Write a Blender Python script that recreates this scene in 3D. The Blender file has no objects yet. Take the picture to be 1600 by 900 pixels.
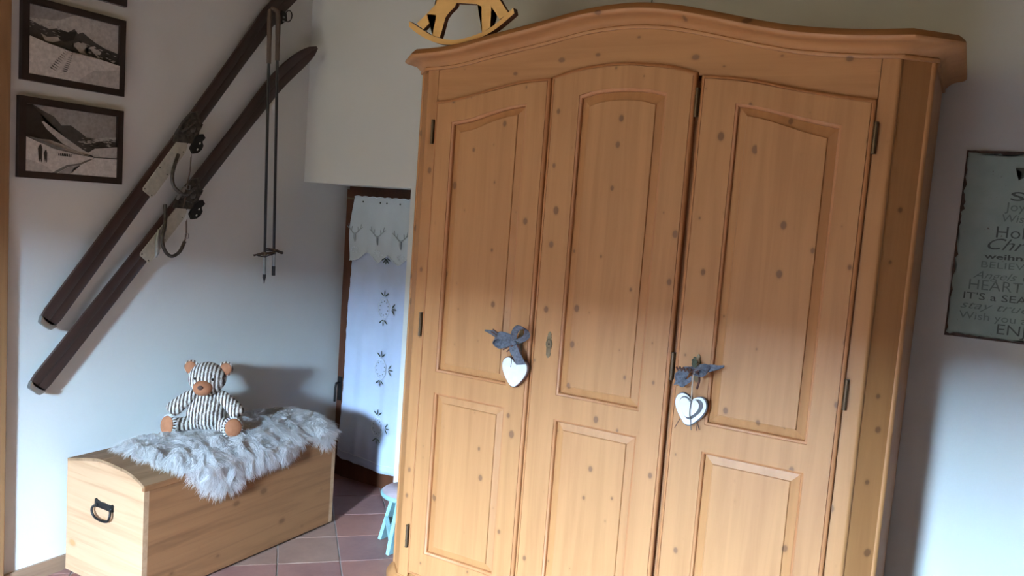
import bpy, bmesh, math, random
from mathutils import Vector, Matrix, Quaternion
random.seed(7)
S = bpy.context.scene
COL = S.collection
PI = math.pi

# ---------------------------------------------------------------- camera
cam_d = bpy.data.cameras.new('camera')
cam = bpy.data.objects.new('camera', cam_d)
COL.objects.link(cam)
F_PX, YAW, PITCH, ROLL = 1259.46, math.radians(-29.327), math.radians(5.431), math.radians(4.194)
cam_d.sensor_width = 36
cam_d.lens = 36 * F_PX / 1600
cam_d.clip_start = 0.05
fw = Vector((math.sin(YAW) * math.cos(PITCH), math.cos(YAW) * math.cos(PITCH), -math.sin(PITCH)))
rt = Vector((math.cos(YAW), -math.sin(YAW), 0))
up = rt.cross(fw)
rt2 = rt * math.cos(ROLL) + up * math.sin(ROLL)
up2 = -rt * math.sin(ROLL) + up * math.cos(ROLL)
M = Matrix((rt2, up2, -fw)).transposed().to_4x4()
M.translation = Vector((0, 0, 1.6))
cam.matrix_world = M
S.camera = cam

# ---------------------------------------------------------------- world, daylight, exposure
W = bpy.data.worlds.new('world')
S.world = W
W.use_nodes = True
bg = W.node_tree.nodes['Background']
bg.inputs[0].default_value = (0.62, 0.72, 0.62, 1)      # dull light from the garden and overcast horizon
bg.inputs[1].default_value = 0.6

def area(name, loc, target, sx, sy, power, col, spread=PI):
    l = bpy.data.lights.new(name, 'AREA')
    l.shape = 'RECTANGLE'; l.size = sx; l.size_y = sy
    l.energy = power; l.color = col; l.spread = spread
    o = bpy.data.objects.new(name, l)
    COL.objects.link(o)
    o.location = loc
    o.rotation_euler = (Vector(target) - Vector(loc)).to_track_quat('-Z', 'Y').to_euler()
    return o
# the open sky above the hillside outside the rear window
area('sky_light', (-1.1, -7.5, 5.0), (-1.1, -2, 1.8), 8.5, 4.8, 178000, (0.50, 0.735, 1.0))
# added warm fill lamp for the ambient light, behind the camera to the left
area('fill_light', (-2.6, -1.0, 2.35), (-0.9, 3.0, 1.7), 1.4, 1.4, 27, (1.0, 0.92, 0.60))

S.view_settings.view_transform = 'Standard'
S.view_settings.look = 'None'
S.view_settings.exposure = 0.0
S.view_settings.gamma = 1.0

# ---------------------------------------------------------------- materials
class NT:
    def __init__(s, name):
        s.m = bpy.data.materials.new(name); s.m.use_nodes = True
        s.t = s.m.node_tree; s.b = s.t.nodes['Principled BSDF']
    def n(s, typ, **kw):
        nd = s.t.nodes.new('ShaderNode' + typ)
        for k, v in kw.items():
            if k.startswith('_'): setattr(nd, k[1:], v)
            else: nd.inputs[k.replace('_', ' ') if k.replace('_', ' ') in nd.inputs else k].default_value = v
        return nd
    def l(s, a, b): s.t.links.new(a, b)
    def coords(s, scale=(1, 1, 1), rot=(0, 0, 0)):
        tc = s.n('TexCoord'); mp = s.n('Mapping')
        mp.inputs['Scale'].default_value = scale; mp.inputs['Rotation'].default_value = rot
        s.l(tc.outputs['Object'], mp.inputs['Vector']); return mp.outputs[0]
    def noise(s, co, scale, detail=3, rough=.5, dist=0):
        nd = s.n('TexNoise'); nd.inputs['Scale'].default_value = scale; nd.inputs['Detail'].default_value = detail
        nd.inputs['Roughness'].default_value = rough; nd.inputs['Distortion'].default_value = dist
        s.l(co, nd.inputs['Vector']); return nd.outputs['Fac']
    def ramp(s, fac, stops):
        r = s.n('ValToRGB'); e = r.color_ramp.elements
        while len(e) < len(stops): e.new(0.5)
        for i, (p, c) in enumerate(stops):
            e[i].position = p; e[i].color = (*c, 1) if len(c) == 3 else c
        s.l(fac, r.inputs[0]); return r.outputs[0]
    def mix(s, fac, a, b, mode='MIX'):
        m = s.n('Mix'); m.data_type = 'RGBA'; m.blend_type = mode
        for i, v in ((0, fac), (6, a), (7, b)):
            if hasattr(v, 'is_linked'): s.l(v, m.inputs[i])
            else: m.inputs[i].default_value = v if i == 0 else (*v, 1)
        return m.outputs[2]
    def math(s, op, a, b=None):
        m = s.n('Math'); m.operation = op
        for i, v in ((0, a), (1, b)):
            if v is None: continue
            if hasattr(v, 'is_linked'): s.l(v, m.inputs[i])
            else: m.inputs[i].default_value = v
        return m.outputs[0]
    def bump(s, h, strength=.3, dist=.002):
        b = s.n('Bump'); b.inputs['Strength'].default_value = strength; b.inputs['Distance'].default_value = dist
        s.l(h, b.inputs['Height']); s.l(b.outputs[0], s.b.inputs['Normal'])
    def col(s, c):
        if hasattr(c, 'is_linked'): s.l(c, s.b.inputs['Base Color'])
        else: s.b.inputs['Base Color'].default_value = (*c, 1)

def plain(name, c, rough=.6, metal=0.0, var=.12, nscale=30, bump=.15, sheen=0):
    t = NT(name); co = t.coords()
    f = t.noise(co, nscale, 4)
    lo = tuple(x * (1 - var) for x in c); hi = tuple(min(1, x * (1 + var)) for x in c)
    t.col(t.ramp(f, [(.3, lo), (.7, hi)]))
    t.b.inputs['Roughness'].default_value = rough; t.b.inputs['Metallic'].default_value = metal
    if sheen: t.b.inputs['Sheen Weight'].default_value = sheen
    if bump: t.bump(f, bump, .001)
    return t.m

def pine(name, base, dark, axis='z', plane='xz', knots=True, rough=.52, knot_scale=9.0, seed=0.0, kcol=(.15, .062, .025)):
    t = NT(name)
    sc = {'z': (26, 26, 1.3), 'x': (1.3, 26, 26), 'y': (26, 1.3, 26)}[axis]
    tc = t.n('TexCoord'); ad = t.n('VectorMath'); ad.operation = 'ADD'; ad.inputs[1].default_value = (seed, seed * .7, seed * 1.3)
    t.l(tc.outputs['Object'], ad.inputs[0])
    mp = t.n('Mapping'); mp.inputs['Scale'].default_value = sc; t.l(ad.outputs[0], mp.inputs[0])
    g = t.noise(mp.outputs[0], 1.0, 5, .6, .6)
    c = t.ramp(g, [(.25, dark), (.55, base), (.85, tuple(min(1, x * 1.12) for x in base))])
    f2 = t.noise(mp.outputs[0], 5.0, 2)
    c = t.mix(t.math('MULTIPLY', f2, .14), c, dark)
    if knots:
        mk = t.n('Mapping')
        mk.inputs['Scale'].default_value = {'z': (1, 1, .7), 'x': (.7, 1, 1), 'y': (1, .7, 1)}[axis]
        mk.inputs['Rotation'].default_value = {'xz': (PI / 2, 0, 0), 'yz': (0, PI / 2, 0), 'xy': (0, 0, 0)}[plane]
        t.l(ad.outputs[0], mk.inputs[0])
        v = t.n('TexVoronoi'); v.voronoi_dimensions = '2D'; v.inputs['Scale'].default_value = knot_scale; t.l(mk.outputs[0], v.inputs['Vector'])
        sep = t.n('SeparateColor'); t.l(v.outputs['Color'], sep.inputs[0])
        rad = t.math('SUBTRACT', t.math('MULTIPLY', t.math('POWER', sep.outputs[0], 1.6), .115), .018)
        w = t.noise(mk.outputs[0], 40, 2)
        d = t.math('ADD', v.outputs['Distance'], t.math('MULTIPLY', t.math('SUBTRACT', w, .5), .03))
        k = t.math('SUBTRACT', rad, d)
        kf = t.n('MapRange'); kf.inputs['From Min'].default_value = -.012; kf.inputs['From Max'].default_value = .022
        t.l(k, kf.inputs['Value'])
        halo = t.n('MapRange'); halo.inputs['From Min'].default_value = -.06; halo.inputs['From Max'].default_value = .0
        halo.inputs['To Max'].default_value = .28
        t.l(k, halo.inputs['Value'])
        c = t.mix(halo.outputs[0], c, tuple(x * .8 for x in dark))
        c = t.mix(t.math('MULTIPLY', kf.outputs[0], .82), c, kcol)
    t.col(c)
    t.b.inputs['Roughness'].default_value = rough
    if rough > .6: t.b.inputs['Specular IOR Level'].default_value = .2
    t.bump(f2, .08, .0006)
    return t.m

WOOD, WDARK = (.435, .198, .070), (.36, .152, .051)
m_pine_v = pine('honey_pine_vertical', WOOD, WDARK, 'z')
m_pine_h = pine('honey_pine_horizontal', WOOD, WDARK, 'x', seed=3.1)
m_pine_edge = pine('honey_pine_edge', (.45, .19, .072), (.37, .145, .05), 'z', knots=False)
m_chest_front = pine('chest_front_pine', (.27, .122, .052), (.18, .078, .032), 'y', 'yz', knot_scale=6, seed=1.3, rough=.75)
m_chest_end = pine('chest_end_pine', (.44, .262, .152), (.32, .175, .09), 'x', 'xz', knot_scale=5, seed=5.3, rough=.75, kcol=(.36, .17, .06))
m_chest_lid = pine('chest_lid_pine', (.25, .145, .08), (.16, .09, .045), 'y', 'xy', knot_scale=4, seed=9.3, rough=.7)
m_horse = pine('horse_plywood', (.78, .46, .15), (.66, .36, .10), 'x', knots=False, rough=.5)
m_horse_edge = plain('sawn_brown_edge', (.14, .05, .025), .7)
m_post = pine('door_casing_wood', (.27, .14, .06), (.18, .09, .035), 'z', knots=False)
m_base = pine('baseboard_wood', (.30, .19, .12), (.22, .13, .08), 'y', knots=False)
m_brown = pine('brown_door_wood', (.10, .033, .014), (.055, .018, .009), 'z', knots=False, rough=.4)
m_ski = pine('dark_ski_wood', (.042, .021, .017), (.020, .011, .009), 'y', knots=False, rough=.42)
m_pole = plain('dark_pole_shaft', (.02, .02, .025), .3, .3)
m_leather = plain('worn_brown_leather', (.10, .065, .045), .7)
m_alu = plain('dull_steel', (.30, .31, .30), .4, .8)
m_iron = plain('black_iron', (.015, .014, .014), .45, .6)
m_plate = plain('cream_enamel_plate', (.46, .44, .36), .5, .1, nscale=60)
m_binding = plain('old_binding_metal', (.07, .06, .05), .5, .6, var=.5, nscale=60)
m_brass = plain('aged_brass', (.20, .15, .09), .42, .7)
m_hinge = plain('bronze_hinge', (.13, .085, .05), .4, .7)
m_teal = plain('teal_paint', (.25, .44, .46), .45)
m_seat = plain('pinkish_white_paint', (.62, .50, .54), .45, var=.2, nscale=14)
m_white = plain('chalk_white_paint', (.82, .83, .84), .6, var=.05, nscale=50)
m_slate = plain('grey_slate_ring', (.10, .10, .11), .6)
m_felt = plain('grey_felt_ribbon', (.115, .125, .155), .9, var=.4, nscale=120, bump=.4)
m_string = plain('pale_string', (.45, .40, .33), .8)
m_twig = plain('brown_twig', (.09, .04, .03), .8)
m_tan = plain('tan_suede', (.33, .125, .055), .75, var=.15, nscale=40)
m_nose = plain('brown_nose', (.06, .025, .015), .5)
m_black = plain('black_button', (.01, .01, .012), .15, bump=0)
m_grout = plain('grey_grout', (.34, .32, .30), .9)
m_cutout = plain('dark_lace_cutout', (.03, .05, .05), .9)
m_thread = plain('white_embroidery_thread', (.72, .80, .88), .6)
m_deer = plain('grey_deer_thread', (.33, .38, .42), .8)
m_frame = plain('dark_picture_frame', (.018, .011, .010), .4, nscale=90)

def wall_mat():
    t = NT('lime_plaster'); co = t.coords()
    a = t.noise(co, 1.3, 4); b = t.noise(co, 60, 5, .6)
    t.col(t.ramp(a, [(.3, (.66, .665, .635)), (.7, (.73, .735, .705))]))
    t.b.inputs['Roughness'].default_value = .9
    t.bump(b, .25, .0015)
    return t.m
m_wall = wall_mat()
m_ochre = plain('ochre_limewash', (.20, .15, .10), .9)
m_ceil = pine('brown_ceiling_boards', (.26, .15, .07), (.18, .10, .045), 'y', knots=False)

def tile_mat(name, c1, c2, seed):
    t = NT(name); co = t.coords()
    a = t.noise(co, 6 + seed, 4, .6); b = t.noise(co, 45, 4)
    c = t.ramp(a, [(.3, c1), (.7, c2)])
    t.col(t.mix(t.math('MULTIPLY', b, .25), c, (.12, .08, .07)))
    t.b.inputs['Roughness'].default_value = .42
    t.bump(b, .12, .001)
    return t.m
m_tiles = [tile_mat('terracotta_red', (.27, .11, .08), (.38, .17, .12), 0),
           tile_mat('terracotta_brown', (.25, .14, .105), (.34, .20, .15), 1),
           tile_mat('terracotta_plum', (.22, .10, .085), (.32, .16, .13), 2)]

def cloth_mat(name, c, trans=.25):
    t = NT(name); co = t.coords((1, 1, 1))
    w = t.n('TexWave'); w.inputs['Scale'].default_value = 260; w.bands_direction = 'Z'; t.l(co, w.inputs['Vector'])
    n = t.noise(co, 9, 3)
    t.col(t.ramp(n, [(.3, tuple(x * .93 for x in c)), (.7, c)]))
    t.b.inputs['Roughness'].default_value = .9
    t.bump(w.outputs['Fac'], .1, .0004)
    return t.m
m_curtain = cloth_mat('pale_blue_voile', (.54, .62, .80))
m_valance = cloth_mat('white_voile', (.60, .68, .74))

def knit_mat():
    t = NT('striped_knit'); co = t.coords((1, .4, .10))
    w = t.n('TexWave'); w.inputs['Scale'].default_value = 21; w.inputs['Distortion'].default_value = 2.6
    w.inputs['Detail'].default_value = 4; w.inputs['Detail Scale'].default_value = 14; w.inputs['Detail Roughness'].default_value = .7; w.bands_direction = 'X'
    t.l(co, w.inputs['Vector'])
    n = t.noise(t.coords((1, 1, .45)), 260, 4, .7); n2 = t.noise(t.coords((1, 1, .3)), 60, 3)
    f = t.math('ADD', t.math('MULTIPLY', w.outputs['Fac'], .45), t.math('MULTIPLY', n, .68))
    f = t.math('ADD', f, t.math('MULTIPLY', t.math('SUBTRACT', n2, .5), .5))
    t.col(t.ramp(f, [(.28, (.025, .016, .012)), (.48, (.15, .10, .075)), (.62, (.55, .48, .41)), (.82, (.86, .84, .80))]))
    t.b.inputs['Roughness'].default_value = .95
    t.bump(f, .9, .005)
    return t.m
m_knit = knit_mat()

def fur_mat():
    t = NT('white_fleece'); co = t.coords()
    n = t.noise(co, 25, 3)
    t.col(t.ramp(n, [(.3, (.93, .935, .94)), (.7, (.985, .985, .985))]))
    t.b.inputs['Roughness'].default_value = .6
    t.b.inputs['Sheen Weight'].default_value = .8; t.b.inputs['Sheen Roughness'].default_value = .4
    d = t.n('BsdfTranslucent'); d.inputs[0].default_value = (.98, .98, .985, 1)
    mx = t.n('MixShader'); mx.inputs[0].default_value = .5
    t.l(t.b.outputs[0], mx.inputs[1]); t.l(d.outputs[0], mx.inputs[2]); t.l(mx.outputs[0], t.t.nodes['Material Output'].inputs[0])
    return t.m
m_fur = fur_mat()

def sign_mat():
    t = NT('chipped_sage_paint'); co = t.coords()
    n = t.noise(co, 9, 4); r = t.noise(co, 55, 5, .7)
    c = t.ramp(n, [(.3, (.27, .33, .28)), (.7, (.36, .42, .36))])
    k = t.ramp(r, [(.66, (0, 0, 0)), (.72, (1, 1, 1))])
    t.col(t.mix(k, c, (.13, .09, .07)))
    t.b.inputs['Roughness'].default_value = .6
    return t.m
m_sign = sign_mat()
m_rust = plain('rusty_tin', (.075, .045, .032), .8, var=.4, nscale=60)
m_ink = plain('faded_green_ink', (.085, .10, .085), .8, bump=0)
m_ink2 = plain('pale_green_ink', (.16, .20, .17), .8, bump=0)
m_glass = NT('dark_door_glass'); m_glass.b.inputs['Base Color'].default_value = (.02, .025, .03, 1); m_glass.b.inputs['Roughness'].default_value = .08
m_glass = m_glass.m

# ---------------------------------------------------------------- builders
def wloc(o):
    v = Vector((0, 0, 0))
    while o is not None:
        v += Vector(o.location); o = o.parent
    return v
def tag(o, label=None, cat=None, group=None, kind=None):
    if label: o['label'] = label
    if cat: o['category'] = cat
    if group: o['group'] = group
    if kind: o['kind'] = kind
    return o
def thing(name, loc, label, cat, group=None):
    o = bpy.data.objects.new(name, None); COL.objects.link(o); o.location = loc
    o.empty_display_size = .1
    return tag(o, label, cat, group)
def obj(name, bm, mat, parent=None, smooth=None, local=False, origin=None):
    """one mesh object; geometry given in room coordinates unless local"""
    if parent is not None and not local:
        bmesh.ops.translate(bm, verts=bm.verts, vec=-wloc(parent))
    o_loc = None
    if parent is None and origin is not None:
        bmesh.ops.translate(bm, verts=bm.verts, vec=-Vector(origin)); o_loc = origin
    bmesh.ops.recalc_face_normals(bm, faces=bm.faces)
    me = bpy.data.meshes.new(name); bm.to_mesh(me); bm.free()
    for m in (mat if isinstance(mat, (list, tuple)) else [mat]): me.materials.append(m)
    if smooth is not None:
        for p in me.polygons: p.use_smooth = True
        if smooth < 179: me.set_sharp_from_angle(angle=math.radians(smooth))
    o = bpy.data.objects.new(name, me); COL.objects.link(o)
    if parent is not None: o.parent = parent
    if o_loc is not None: o.location = o_loc
    return o
def B(): return bmesh.new()
def box(bm, x0, x1, y0, y1, z0, z1, bev=0):
    r = bmesh.ops.create_cube(bm, size=1.0)
    for v in r['verts']:
        v.co = Vector((x0 + (v.co.x + .5) * (x1 - x0), y0 + (v.co.y + .5) * (y1 - y0), z0 + (v.co.z + .5) * (z1 - z0)))
    if bev:
        es = list({e for v in r['verts'] for e in v.link_edges})
        bmesh.ops.bevel(bm, geom=es, offset=bev, segments=2, affect='EDGES', profile=.5)
    return bm
def prism(bm, pts, lo, hi, axis='z', bottom=True):
    """polygon pts extruded along axis; pts are the other two coordinates in order"""
    def P(p, h):
        if axis == 'z': return (p[0], p[1], h)
        if axis == 'y': return (p[0], h, p[1])
        return (h, p[0], p[1])
    a = [bm.verts.new(P(p, lo)) for p in pts]; b = [bm.verts.new(P(p, hi)) for p in pts]
    n = len(pts)
    for i in range(n): bm.faces.new((a[i], a[(i + 1) % n], b[(i + 1) % n], b[i]))
    f1 = bm.faces.new(a[::-1]); f2 = bm.faces.new(b)
    bmesh.ops.triangulate(bm, faces=[f1, f2], ngon_method='EAR_CLIP')
    return bm
def tube(bm, path, rad, seg=8, cap=True):
    path = [Vector(p) for p in path]; n = len(path)
    rads = rad if isinstance(rad, (list, tuple)) else [rad] * n
    rings = []; prev = None
    for i, p in enumerate(path):
        t = (path[min(i + 1, n - 1)] - path[max(i - 1, 0)])
        t = t.normalized() if t.length > 1e-9 else Vector((0, 0, 1))
        if prev is None:
            a = t.orthogonal().normalized()
        else:
            a = prev - t * prev.dot(t)
            a = a.normalized() if a.length > 1e-6 else t.orthogonal().normalized()
        prev = a; b = t.cross(a)
        rings.append([bm.verts.new(p + (a * math.cos(2 * PI * k / seg) + b * math.sin(2 * PI * k / seg)) * rads[i]) for k in range(seg)])
    for i in range(n - 1):
        for k in range(seg):
            bm.faces.new((rings[i][k], rings[i][(k + 1) % seg], rings[i + 1][(k + 1) % seg], rings[i + 1][k]))
    if cap: bm.faces.new(rings[0][::-1]); bm.faces.new(rings[-1])
    return bm
def ell(bm, c, r, seg=20, rings=14, rot=None):
    m = Matrix.Translation(Vector(c)) @ (rot.to_4x4() if rot else Matrix.Identity(4)) @ Matrix.Diagonal((r[0], r[1], r[2], 1))
    bmesh.ops.create_uvsphere(bm, u_segments=seg, v_segments=rings, radius=1, matrix=m)
    return bm
def ribbon(bm, path, wvec, th=.0015):
    """flat strip along path; wvec a half-width vector or list of them"""
    path = [Vector(p) for p in path]; n = len(path)
    ws = [Vector(w) for w in wvec] if isinstance(wvec, list) else [Vector(wvec)] * n
    rows = []
    for i, p in enumerate(path):
        t = (path[min(i + 1, n - 1)] - path[max(i - 1, 0)]).normalized()
        nn = t.cross(ws[i]); nn = nn.normalized() * th if nn.length > 1e-9 else Vector((0, th, 0))
        rows.append([bm.verts.new(p - ws[i] - nn), bm.verts.new(p + ws[i] - nn), bm.verts.new(p + ws[i] + nn), bm.verts.new(p - ws[i] + nn)])
    for i in range(n - 1):
        for k in range(4): bm.faces.new((rows[i][k], rows[i][(k + 1) % 4], rows[i + 1][(k + 1) % 4], rows[i + 1][k]))
    bm.faces.new(rows[0][::-1]); bm.faces.new(rows[-1])
    return bm
def smooth_path(pts, n=6):
    """Catmull-Rom through pts"""
    pts = [Vector(p) for p in pts]; out = []
    for i in range(len(pts) - 1):
        p0 = pts[max(i - 1, 0)]; p1 = pts[i]; p2 = pts[i + 1]; p3 = pts[min(i + 2, len(pts) - 1)]
        for k in range(n):
            t = k / n
            out.append(.5 * ((2 * p1) + (p2 - p0) * t + (2 * p0 - 5 * p1 + 4 * p2 - p3) * t * t + (3 * p1 - p0 - 3 * p2 + p3) * t ** 3))
    out.append(pts[-1]); return out
def interp(pts):
    xs = [p[0] for p in pts]
    def f(x):
        if x <= xs[0]: return pts[0][1]
        if x >= xs[-1]: return pts[-1][1]
        for i in range(len(pts) - 1):
            if x <= xs[i + 1]:
                p0 = pts[max(i - 1, 0)]; p1 = pts[i]; p2 = pts[i + 1]; p3 = pts[min(i + 2, len(pts) - 1)]
                h = p2[0] - p1[0]; t = (x - p1[0]) / h
                m1 = (p2[1] - p0[1]) / (p2[0] - p0[0]) * h; m2 = (p3[1] - p1[1]) / (p3[0] - p1[0]) * h
                return (2 * t ** 3 - 3 * t * t + 1) * p1[1] + (t ** 3 - 2 * t * t + t) * m1 + (-2 * t ** 3 + 3 * t * t) * p2[1] + (t ** 3 - t * t) * m2
    return f

# ---------------------------------------------------------------- setting
XA, YB, ZC = -3.10, 3.19, 2.85
NX, NZ, YD = -2.395, 1.674, 3.53         # niche right edge, lintel height, door plane
RX, RY = 3.0, -2.1                        # right wall, rear wall
bm = B(); box(bm, XA - .2, XA, RY - .3, 3.7, -.1, ZC)
tag(obj('wall_left', bm, m_wall), kind='structure')
bm = B(); box(bm, NX, RX + .2, YB, 3.6, -.1, ZC); box(bm, XA, NX, YB, 3.6, NZ, ZC); box(bm, XA, NX, 3.60, 3.7, -.1, ZC)
tag(obj('wall_back', bm, m_wall), kind='structure')
bm = B(); box(bm, RX, RX + .2, RY - .3, YB, -.1, ZC)
tag(obj('wall_right', bm, m_ochre), kind='structure')
WX0, WX1, WZ0, WZ1 = -1.43, -0.90, .55, 2.06
bm = B()
box(bm, XA, WX0, RY - .3, RY, -.1, ZC); box(bm, WX1, RX, RY - .3, RY, -.1, ZC)
box(bm, WX0, WX1, RY - .3, RY, -.1, WZ0); box(bm, WX0, WX1, RY - .3, RY, WZ1, ZC)
tag(obj('wall_rear', bm, m_ochre), kind='structure')
win = thing('window_1', ((WX0 + WX1) / 2, RY - .25, WZ0), None, None); win['kind'] = 'structure'
bm = B()
for a in ((WX0, WX0 + .035, WZ0, WZ1), (WX1 - .035, WX1, WZ0, WZ1), (WX0 + .035, WX1 - .035, WZ0, WZ0 + .035), (WX0 + .035, WX1 - .035, WZ1 - .035, WZ1)):
    box(bm, a[0], a[1], RY - .28, RY - .23, a[2], a[3])
obj('window_frame', bm, m_brown, win)
bm = B(); box(bm, XA - .2, RX + .2, RY - .3, 3.7, ZC, ZC + .1)
tag(obj('ceiling', bm, m_ceil), kind='structure')

# floor: grout bed with diagonal terracotta tiles
bm = B(); box(bm, XA - .2, RX + .2, RY - .3, 3.7, -.1, -.003)
floor = tag(obj('floor', bm, m_grout), kind='structure')
def clip(poly, a, b, c):          # keep a*x+b*y<=c
    out = []
    for i in range(len(poly)):
        p, q = poly[i], poly[(i + 1) % len(poly)]
        dp, dq = a * p[0] + b * p[1] - c, a * q[0] + b * q[1] - c
        if dp <= 0: out.append(p)
        if dp * dq < 0:
            t = dp / (dp - dq); out.append((p[0] + (q[0] - p[0]) * t, p[1] + (q[1] - p[1]) * t))
    return out
PT, G = .2695, .0035
r2 = math.sqrt(.5)
rest = B(); k = 0
for i in range(-12, 14):
    for j in range(-10, 20):
        u0, v0 = .0131 + PT * i, 3.50 + PT * (j - 12)
        cs = [(u0 + G, v0 + G), (u0 + PT - G, v0 + G), (u0 + PT - G, v0 + PT - G), (u0 + G, v0 + PT - G)]
        poly = [((u - v) * r2, (u + v) * r2) for u, v in cs]
        for a, b, c in ((-1, 0, -XA), (1, 0, RX), (0, 1, YD + .04), (0, -1, -RY)):
            poly = clip(poly, a, b, c)
            if len(poly) < 3: break
        if len(poly) < 3: continue
        cx = sum(p[0] for p in poly) / len(poly); cy = sum(p[1] for p in poly) / len(poly)
        if cy > YB and cx > NX + .05: continue
        near = cx < -1.2 and cy > 1.3
        h = random.uniform(-.0006, .0006)
        mt = random.choice(m_tiles)
        if near:
            b_ = B(); prism(b_, poly, -.006, h)
            obj('floor_tile', b_, mt, floor); k += 1
        else:
            prism(rest, poly, -.006, h)
tag(obj('floor_tiles', rest, m_tiles[1], floor), kind='stuff')

# baseboard and left casing
bm = B(); box(bm, XA, XA + .012, 1.672, YD - .002, 0, .062)
tag(obj('baseboard_left', bm, m_base), kind='structure')
bm = B(); box(bm, XA, XA + .03, 1.55, 1.668, 0, 2.8, .004)
tag(obj('trim_1', bm, m_post), kind='structure')

# niche door
door = thing('door_1', (-2.75, YD, 0), None, None); door['kind'] = 'structure'
DT = 1.655
bm = B()
box(bm, XA + .004, XA + .068, YD, YD + .05, 0, DT); box(bm, NX - .05, NX - .004, YD, YD + .05, 0, DT)
box(bm, XA + .068, NX - .05, YD, YD + .05, DT - .05, DT)
box(bm, XA + .004, NX - .004, YD + .02, YD + .05, DT, NZ)
obj('door_frame', bm, m_brown, door)
bm = B(); box(bm, XA + .07, XA + .13, YD - .012, YD + .04, .1, DT - .055); box(bm, NX - .11, NX - .052, YD - .012, YD + .04, .1, DT - .055)
obj('stile', bm, m_brown, door)
bm = B(); box(bm, XA + .13, NX - .11, YD - .010, YD + .04, DT - .12, DT - .055)
obj('top_rail', bm, m_brown, door)
bm = B(); box(bm, XA + .068, NX - .05, YD - .012, YD + .05, 0, .14)
obj('bottom_rail', bm, m_brown, door)
bm = B(); box(bm, XA + .13, NX - .11, YD + .012, YD + .018, .14, DT - .12)
obj('pane', bm, m_glass, door)
hb = B(); box(hb, XA + .012, XA + .042, YD - .006, YD, .44, .58, .002)
hd = obj('handle_plate', hb, m_iron, door)
hb = B(); tube(hb, [(XA + .027, YD, .545), (XA + .027, YD - .035, .545), (XA + .03, YD - .045, .52), (XA + .03, YD - .045, .44)], .007)
obj('handle_lever', hb, m_iron, hd, smooth=60)

# ---------------------------------------------------------------- curtain
def cloth(name, mat, parent_loc, label, cat, x0f, x1, z_top, zlowf, yf, nx=70, nz=60, solid=.0008):
    bm = B(); g = []
    for j in range(nz + 1):
        row = []
        for i in range(nx + 1):
            u = i / nx
            zl = zlowf(u); v = j / nz; z = z_top(u) + (zl - z_top(u)) * v
            x0 = x0f(z); x = x0 + (x1 - x0) * u
            row.append(bm.verts.new((x, yf(u, v), z)))
        g.append(row)
    for j in range(nz):
        for i in range(nx): bm.faces.new((g[j][i], g[j][i + 1], g[j + 1][i + 1], g[j + 1][i]))
    o = tag(obj(name, bm, mat, smooth=180, origin=parent_loc), label, cat)
    md = o.modifiers.new('thickness', 'SOLIDIFY'); md.thickness = solid
    return o
def cy(u, v): return 3.495 + .006 * math.sin(u * 19) * (.4 + .6 * v) + .004 * math.sin(u * 41 + 2) * (.5 + .5 * v)
lf = interp([(.08, -3.040), (.17, -3.042), (.35, -3.030), (.55, -3.022), (1.0, -3.018), (1.263, -3.006), (1.4, -3.02), (1.5, -3.012), (1.62, -2.992)])
hem = interp([(0, .128), (.06, .112), (.2, .112), (.40, .098), (.45, .092), (.7, .098), (1, .11)])
cur = cloth('curtain', m_curtain, (-2.75, 3.495, 0), 'long pale blue voile curtain covering the brown niche door', 'curtain',
      lambda z: lf(z) + .004 * abs(math.sin(z * 95)) - .004, -2.44, lambda u: 1.50, lambda u: hem(u), cy)
vh = interp([(-3.02, 1.262), (-2.998, 1.262), (-2.95, 1.272), (-2.90, 1.305), (-2.872, 1.316), (-2.845, 1.295), (-2.81, 1.263), (-2.775, 1.285), (-2.738, 1.308), (-2.70, 1.285), (-2.665, 1.262), (-2.63, 1.285), (-2.595, 1.305), (-2.55, 1.28), (-2.52, 1.262), (-2.44, 1.305)])
def vhem(u):
    return vh(-3.010 + .57 * u) + .003 * abs(math.sin(u * 90))
val = cloth('curtain_valance', m_valance, (-2.75, 3.480, 1.6), 'white scalloped voile valance embroidered with grey stags', 'valance',
      lambda z: lf(z) - .004, -2.44, lambda u: 1.618 + .003 * abs(math.sin(u * 50)), vhem, lambda u, v: 3.478 + .005 * math.sin(u * 21) * v + .003 * math.sin(u * 43 + 1))
bm = B(); tube(bm, [(-3.055, 3.487, 1.606), (-2.43, 3.487, 1.606)], .004)
rod = tag(obj('curtain_rod', bm, m_brass, smooth=60), 'thin brass rod carrying the valance on the niche door', 'rod')
# hem band of the curtain
bm = B()
pts = []
for i in range(41):
    u = i / 40; pts.append((-3.04 + .60 * u, cy(u, 1) - .003, hem(u) + .048))
tube(bm, pts, .0016, 4)
obj('hem_seam', bm, m_thread, cur, smooth=60)
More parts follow.
